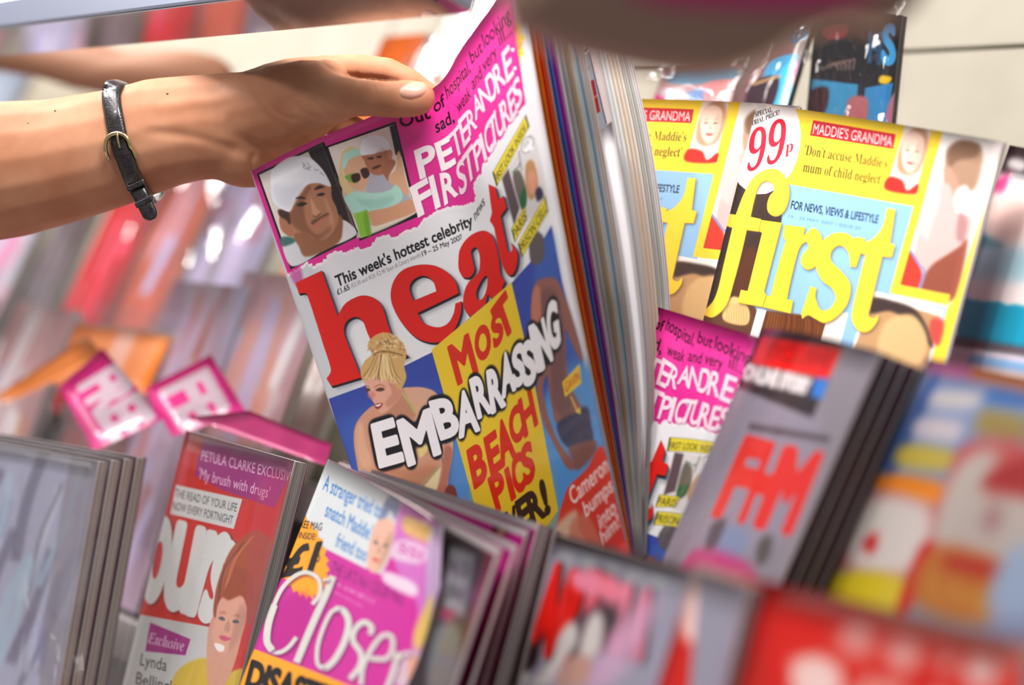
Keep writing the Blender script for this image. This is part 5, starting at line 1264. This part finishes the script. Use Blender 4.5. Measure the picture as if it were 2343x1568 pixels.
md = tmp.modifiers.new('r', 'REMESH'); md.mode = 'VOXEL'; md.voxel_size = .0013; md.use_smooth_shade = True
md = tmp.modifiers.new('s', 'SMOOTH'); md.factor = .5; md.iterations = 12
dg = bpy.context.evaluated_depsgraph_get(); dg.update(); me = bpy.data.meshes.new_from_object(tmp.evaluated_get(dg)); org = np.array(tmp.location)
bpy.data.objects.remove(tmp)
n = len(me.vertices); co = np.empty(n * 3, np.float32); me.vertices.foreach_get('co', co); co = co.reshape(-1, 3).astype(float) + org
no = np.empty(n * 3, np.float32); me.vertices.foreach_get('normal', no); no = no.reshape(-1, 3).astype(float); uvp = proj(co); front = (no @ CF) < .25
dep = (co - CAM_POS) @ CF


def crease(pts, depth, wd, dmin=0, dmax=9, f=(0, 0, 1)):
    """press a fold (negative depth: raise a ridge) along a line seen at the given pixels"""
    global co
    p = np.array(pts, float) / f[2] + f[:2]; q = crom(p, np.linspace(0, 1, 60)) if len(p) > 2 else p[0] + np.outer(np.linspace(0, 1, 40), p[1] - p[0])
    box = (uvp[:, 0] > q[:, 0].min() - 4 * wd) & (uvp[:, 0] < q[:, 0].max() + 4 * wd) & (uvp[:, 1] > q[:, 1].min() - 4 * wd) & (uvp[:, 1] < q[:, 1].max() + 4 * wd) & front & (dep > dmin) & (dep < dmax)
    ix = np.nonzero(box)[0]
    if not len(ix): return
    dd = np.sqrt(((uvp[ix][:, None] - q[None]) ** 2).sum(-1)); j = dd.argmin(1); t = j / len(q); g = np.exp(-(dd.min(1) / wd) ** 2) * np.clip(np.minimum(t, 1 - t) * 6 + .25, 0, 1)
    co[ix] -= no[ix] * (g * depth / 1000)[:, None]


f2 = (400, 0, 2.85)
crease([(930, 385), (1000, 435), (1080, 475), (1200, 500), (1290, 505), (1450, 525)], 1.6, 5, f=f2)
crease([(1195, 470), (1185, 490), (1200, 520), (1195, 560)], .5, 4, f=f2); crease([(1300, 520), (1285, 545), (1305, 580), (1300, 620)], .5, 3.5, f=f2); crease([(1335, 515), (1325, 540), (1345, 580)], .45, 3.5, f=f2); crease([(1375, 520), (1370, 550), (1385, 575)], .35, 3.5, f=f2)
crease([(450, 900), (560, 955), (680, 960), (800, 930), (900, 880)], 2.2, 9, f=f2)
crease([(590, 640), (640, 710), (720, 760), (800, 780)], .7, 5, f=f2); crease([(750, 640), (800, 700), (880, 750), (960, 780)], .6, 5, f=f2); crease([(440, 560), (520, 640), (600, 750), (700, 830)], .5, 8, f=f2)
crease([(870, 600), (930, 680), (1010, 750), (1100, 770)], .7, 5, f=f2)
crease([(520, 1000), (500, 1060), (510, 1150)], 1.2, 8, f=f2); crease([(560, 450), (700, 440), (860, 400)], -1.2, 10, f=f2)
crease([(330, 300), (420, 310), (500, 330), (560, 350)], .9, 12); crease([(350, 250), (440, 235), (540, 225)], -.6, 14)
NAIL = outline([(914, 211), (921, 199), (936, 191), (957, 187), (972, 193), (977, 206), (962, 220), (940, 225), (921, 222)])
c0 = NAIL.mean(0)
crease(list(map(tuple, np.vstack([NAIL, NAIL[:1]])[::3])), .45, 3.0)
org = np.array(PERSON.location)
me.vertices.foreach_set('co', (co - org).astype(np.float32).ravel()); me.update(); me.materials.clear(); me.materials.append(skin)
arm = bpy.data.objects.new('arm', me); COL.objects.link(arm); arm.parent = PERSON
me.polygons.foreach_set('use_smooth', [True] * len(me.polygons))
from mathutils.bvhtree import BVHTree
bvh = BVHTree.FromPolygons([tuple(v) for v in co], [tuple(p.vertices) for p in me.polygons])


def hit(px, py, lift=0.0):
    d = P(px, py, 1.0) - CAM_POS; d /= np.linalg.norm(d); h = bvh.ray_cast(Vector(CAM_POS), Vector(d), 3)
    if h[0] is None: return None
    return np.array(h[0]) - d * lift


# nail: rings from the rim to the middle, gently domed
Vn, Fn = [], []; N = len(NAIL)
for k, (sc, lf) in enumerate(((1, .0001), (.9, .0006), (.6, .0009), (.3, .001))):
    for q in NAIL:
        x, y = c0 + (q - c0) * sc; Vn.append(hit(x, y, lf) if hit(x, y, lf) is not None else P(x, y, .81))
for k in range(3):
    for i in range(N): Fn.append((k * N + i, k * N + (i + 1) % N, (k + 1) * N + (i + 1) % N, (k + 1) * N + i))
Vn.append(hit(*c0, .001)); Fn += [(3 * N + i, 3 * N + (i + 1) % N, 4 * N) for i in range(N)]
nail = meshobj('thumbnail', Vn, Fn, mat('nail', lin((226, 172, 152)), .35, coat=.3, sss=.1), PERSON)
for x, y, r in ((383, 215, 3.2), (126, 254, 2.6), (64, 282, 1.6)):
    h = hit(x, y, .0001)
    if h is not None:
        Vm = []; Fm = []
        for j in range(5):
            for i in range(8): th = math.pi / 2 * j / 4; ph = i * math.pi / 4; Vm.append(h + (CR * math.cos(ph) + CU * math.sin(ph)) * math.sin(th) * r * .00026 - CF * math.cos(th) * .0003)
        for j in range(4):
            for i in range(8): Fm.append((j * 8 + i, j * 8 + (i + 1) % 8, (j + 1) * 8 + (i + 1) % 8, (j + 1) * 8 + i))
        meshobj('mole', Vm, Fm, mat('mole_brown', lin((128, 66, 44)), .5), PERSON)

# ------------------------------------------------------------------ the watch strap
leather = mat('black_leather', (.012, .008, .010), .3, coat=.5); add_noise_color(leather, (.008, .006, .007), (.03, .024, .026), 700, 2, bump=.00015)
gold = mat('pale_gold', lin((226, 206, 150)), .18, metal=1)
watch = empty('wristwatch', P(300, 420, .85), 'black leather watch strap with a small gold buckle around the wrist', 'watch')
CL = crom([(262, 196), (256, 216), (257, 240), (262, 270), (268, 300), (275, 330), (287, 362), (300, 395), (314, 425), (328, 450)], np.linspace(0, 1, 40))
T = np.gradient(CL, axis=0); T /= np.linalg.norm(T, axis=1)[:, None]; NN = np.stack([-T[:, 1], T[:, 0]], -1)


def ribbon(name, rows, th, m, parent, closed=False):
    """rows of 3D points across the band; outward = towards the camera side at the front"""
    R = np.array(rows); n, k = R.shape[:2]; C = R.reshape(-1, 3).mean(0)
    O = R.copy()
    for i in range(n):
        a, b = R[(i + 1) % n if closed else min(i + 1, n - 1)], R[i - 1 if closed else max(i - 1, 0)]
        nn = np.cross((a - b).mean(0), R[i, -1] - R[i, 0]); nn /= np.linalg.norm(nn)
        if nn @ (R[i].mean(0) - WC) < 0: nn = -nn
        O[i] = R[i] + nn * th * np.array([.55, 1, 1, 1, .55])[:k, None]
    V = np.vstack([R.reshape(-1, 3), O.reshape(-1, 3)]); o = n * k; F = []
    rng_ = range(n if closed else n - 1)
    for i in rng_:
        i2 = (i + 1) % n
        for j in range(k - 1): F.append((i * k + j, i * k + j + 1, i2 * k + j + 1, i2 * k + j)); F.append((o + i * k + j, o + i2 * k + j, o + i2 * k + j + 1, o + i * k + j + 1))
        F.append((i * k, i2 * k, o + i2 * k, o + i * k)); F.append((i * k + k - 1, o + i * k + k - 1, o + i2 * k + k - 1, i2 * k + k - 1))
    if not closed:
        for i in (0, n - 1): F.append(tuple([i * k + j for j in range(k)] + [o + i * k + j for j in range(k - 1, -1, -1)]))
    return meshobj(name, V, F, m, parent)


WC = P(300, 325, .878)
rows = []
for c, nn in zip(CL, NN):
    r = []
    for s_ in (-21, -11, 0, 11, 21):
        h = hit(*(c + nn * s_), .0004); r.append(h)
    if any(x is None for x in r):
        good = [x for x in r if x is not None]; 
        if not good: continue
        dref = np.mean([(g_ - CAM_POS) @ CF for g_ in good]); r = [x if x is not None else P(*(c + nn * s_), dref + .003) for x, s_ in zip(r, (-21, -11, 0, 11, 21))]
    rows.append(r)
first_, last_ = np.array(rows[0]), np.array(rows[-1])
# round the back of the wrist
for t in np.linspace(0, 1, 16)[1:-1]:
    a = math.pi * t; mid = last_ + (first_ - last_) * (.5 - .5 * math.cos(a)); rows.append(mid + CF * (.060 * math.sin(a)) + (CU * (-.004) * math.cos(a)))
strap = ribbon('strap', rows, .0022, leather, watch, closed=True)
# overlapping tail
TLc = crom([(272, 322), (284, 356), (298, 392), (313, 428), (328, 458), (341, 484), (350, 503)], np.linspace(0, 1, 30)); Tt = np.gradient(TLc, axis=0); Tt /= np.linalg.norm(Tt, axis=1)[:, None]; Nt = np.stack([-Tt[:, 1], Tt[:, 0]], -1)
rows = []; dl = None
for i, (c, nn) in enumerate(zip(TLc, Nt)):
    wd = 18 if i < 25 else 18 * math.sqrt(max(.03, 1 - ((i - 25) / 4.2) ** 2)); h = hit(*c, .0032)
    if h is not None and c[1] < 425: dl = (h - CAM_POS) @ CF
    else: dl = dl - .0004 if c[1] < 450 else dl
    rows.append([P(*(c + nn * s_ * wd), dl) for s_ in (-1, -.5, 0, .5, 1)])
ribbon('strap_tail', rows, .0016, leather, watch)


def tube(pts3, r, name, m, parent, k=8, closed=False):
    p = np.array(pts3); n = len(p); V, F = [], []
    for i in range(n):
        t = (p[(i + 1) % n] - p[i - 1]) if closed else (p[min(i + 1, n - 1)] - p[max(i - 1, 0)]); t /= np.linalg.norm(t); a = np.cross(t, CF); a /= np.linalg.norm(a) + 1e-9; b = np.cross(t, a)
        for j in range(k): V.append(p[i] + (a * math.cos(2 * math.pi * j / k) + b * math.sin(2 * math.pi * j / k)) * r)
    for i in range(n if closed else n - 1):
        for j in range(k): F.append((i * k + j, i * k + (j + 1) % k, ((i + 1) % n) * k + (j + 1) % k, ((i + 1) % n) * k + j))
    return meshobj(name, V, F, m, parent)


def bd(x, y, lift): h = hit(x, y, lift); return h if h is not None else P(x, y, .84)
BK = crom([(312, 360), (299, 334), (289, 314), (272, 305), (254, 309), (243, 322), (241, 342), (249, 366)], np.linspace(0, 1, 30))
tube([bd(x, y, .0042 if 3 < i < 27 else .002) for i, (x, y) in enumerate(BK)], .0013, 'buckle', gold, watch)
tube([bd(268, 306, .0058), bd(270, 320, .0066), bd(274, 338, .0060)], .0007, 'buckle_pin', gold, watch)
for cy0 in (14, 20):
    rr = []
    for q in (-1.6, 1.6):
        pass
    c, nn, tt = TLc[cy0], Nt[cy0], Tt[cy0]; pts = []
    Vk = MB(); d0 = (np.array(bd(*c, .0062)) - CAM_POS) @ CF if c[1] < 430 else .84
    p0 = P(*c, d0); X = P(*(c + nn * 22), d0) - p0; Yk = P(*(c + tt * 7), d0) - p0
    o = Vk.box(p0, X, Yk, -CF * .0014).build('keeper_loop', leather, watch); mdb = o.modifiers.new('b', 'BEVEL'); mdb.width = .0008; mdb.segments = 2
# stitching along the strap edges
for s_ in (-15, 15):
    for seg in range(0, 22, 1):
        c = CL[seg] + NN[seg] * s_; e = c + T[seg] * 4
        if seg < 21: tube([bd(*c, .0028), bd(*e, .0028)], .00022, 'stitch', mat('thread', lin((70, 66, 66)), .6), watch, k=4)
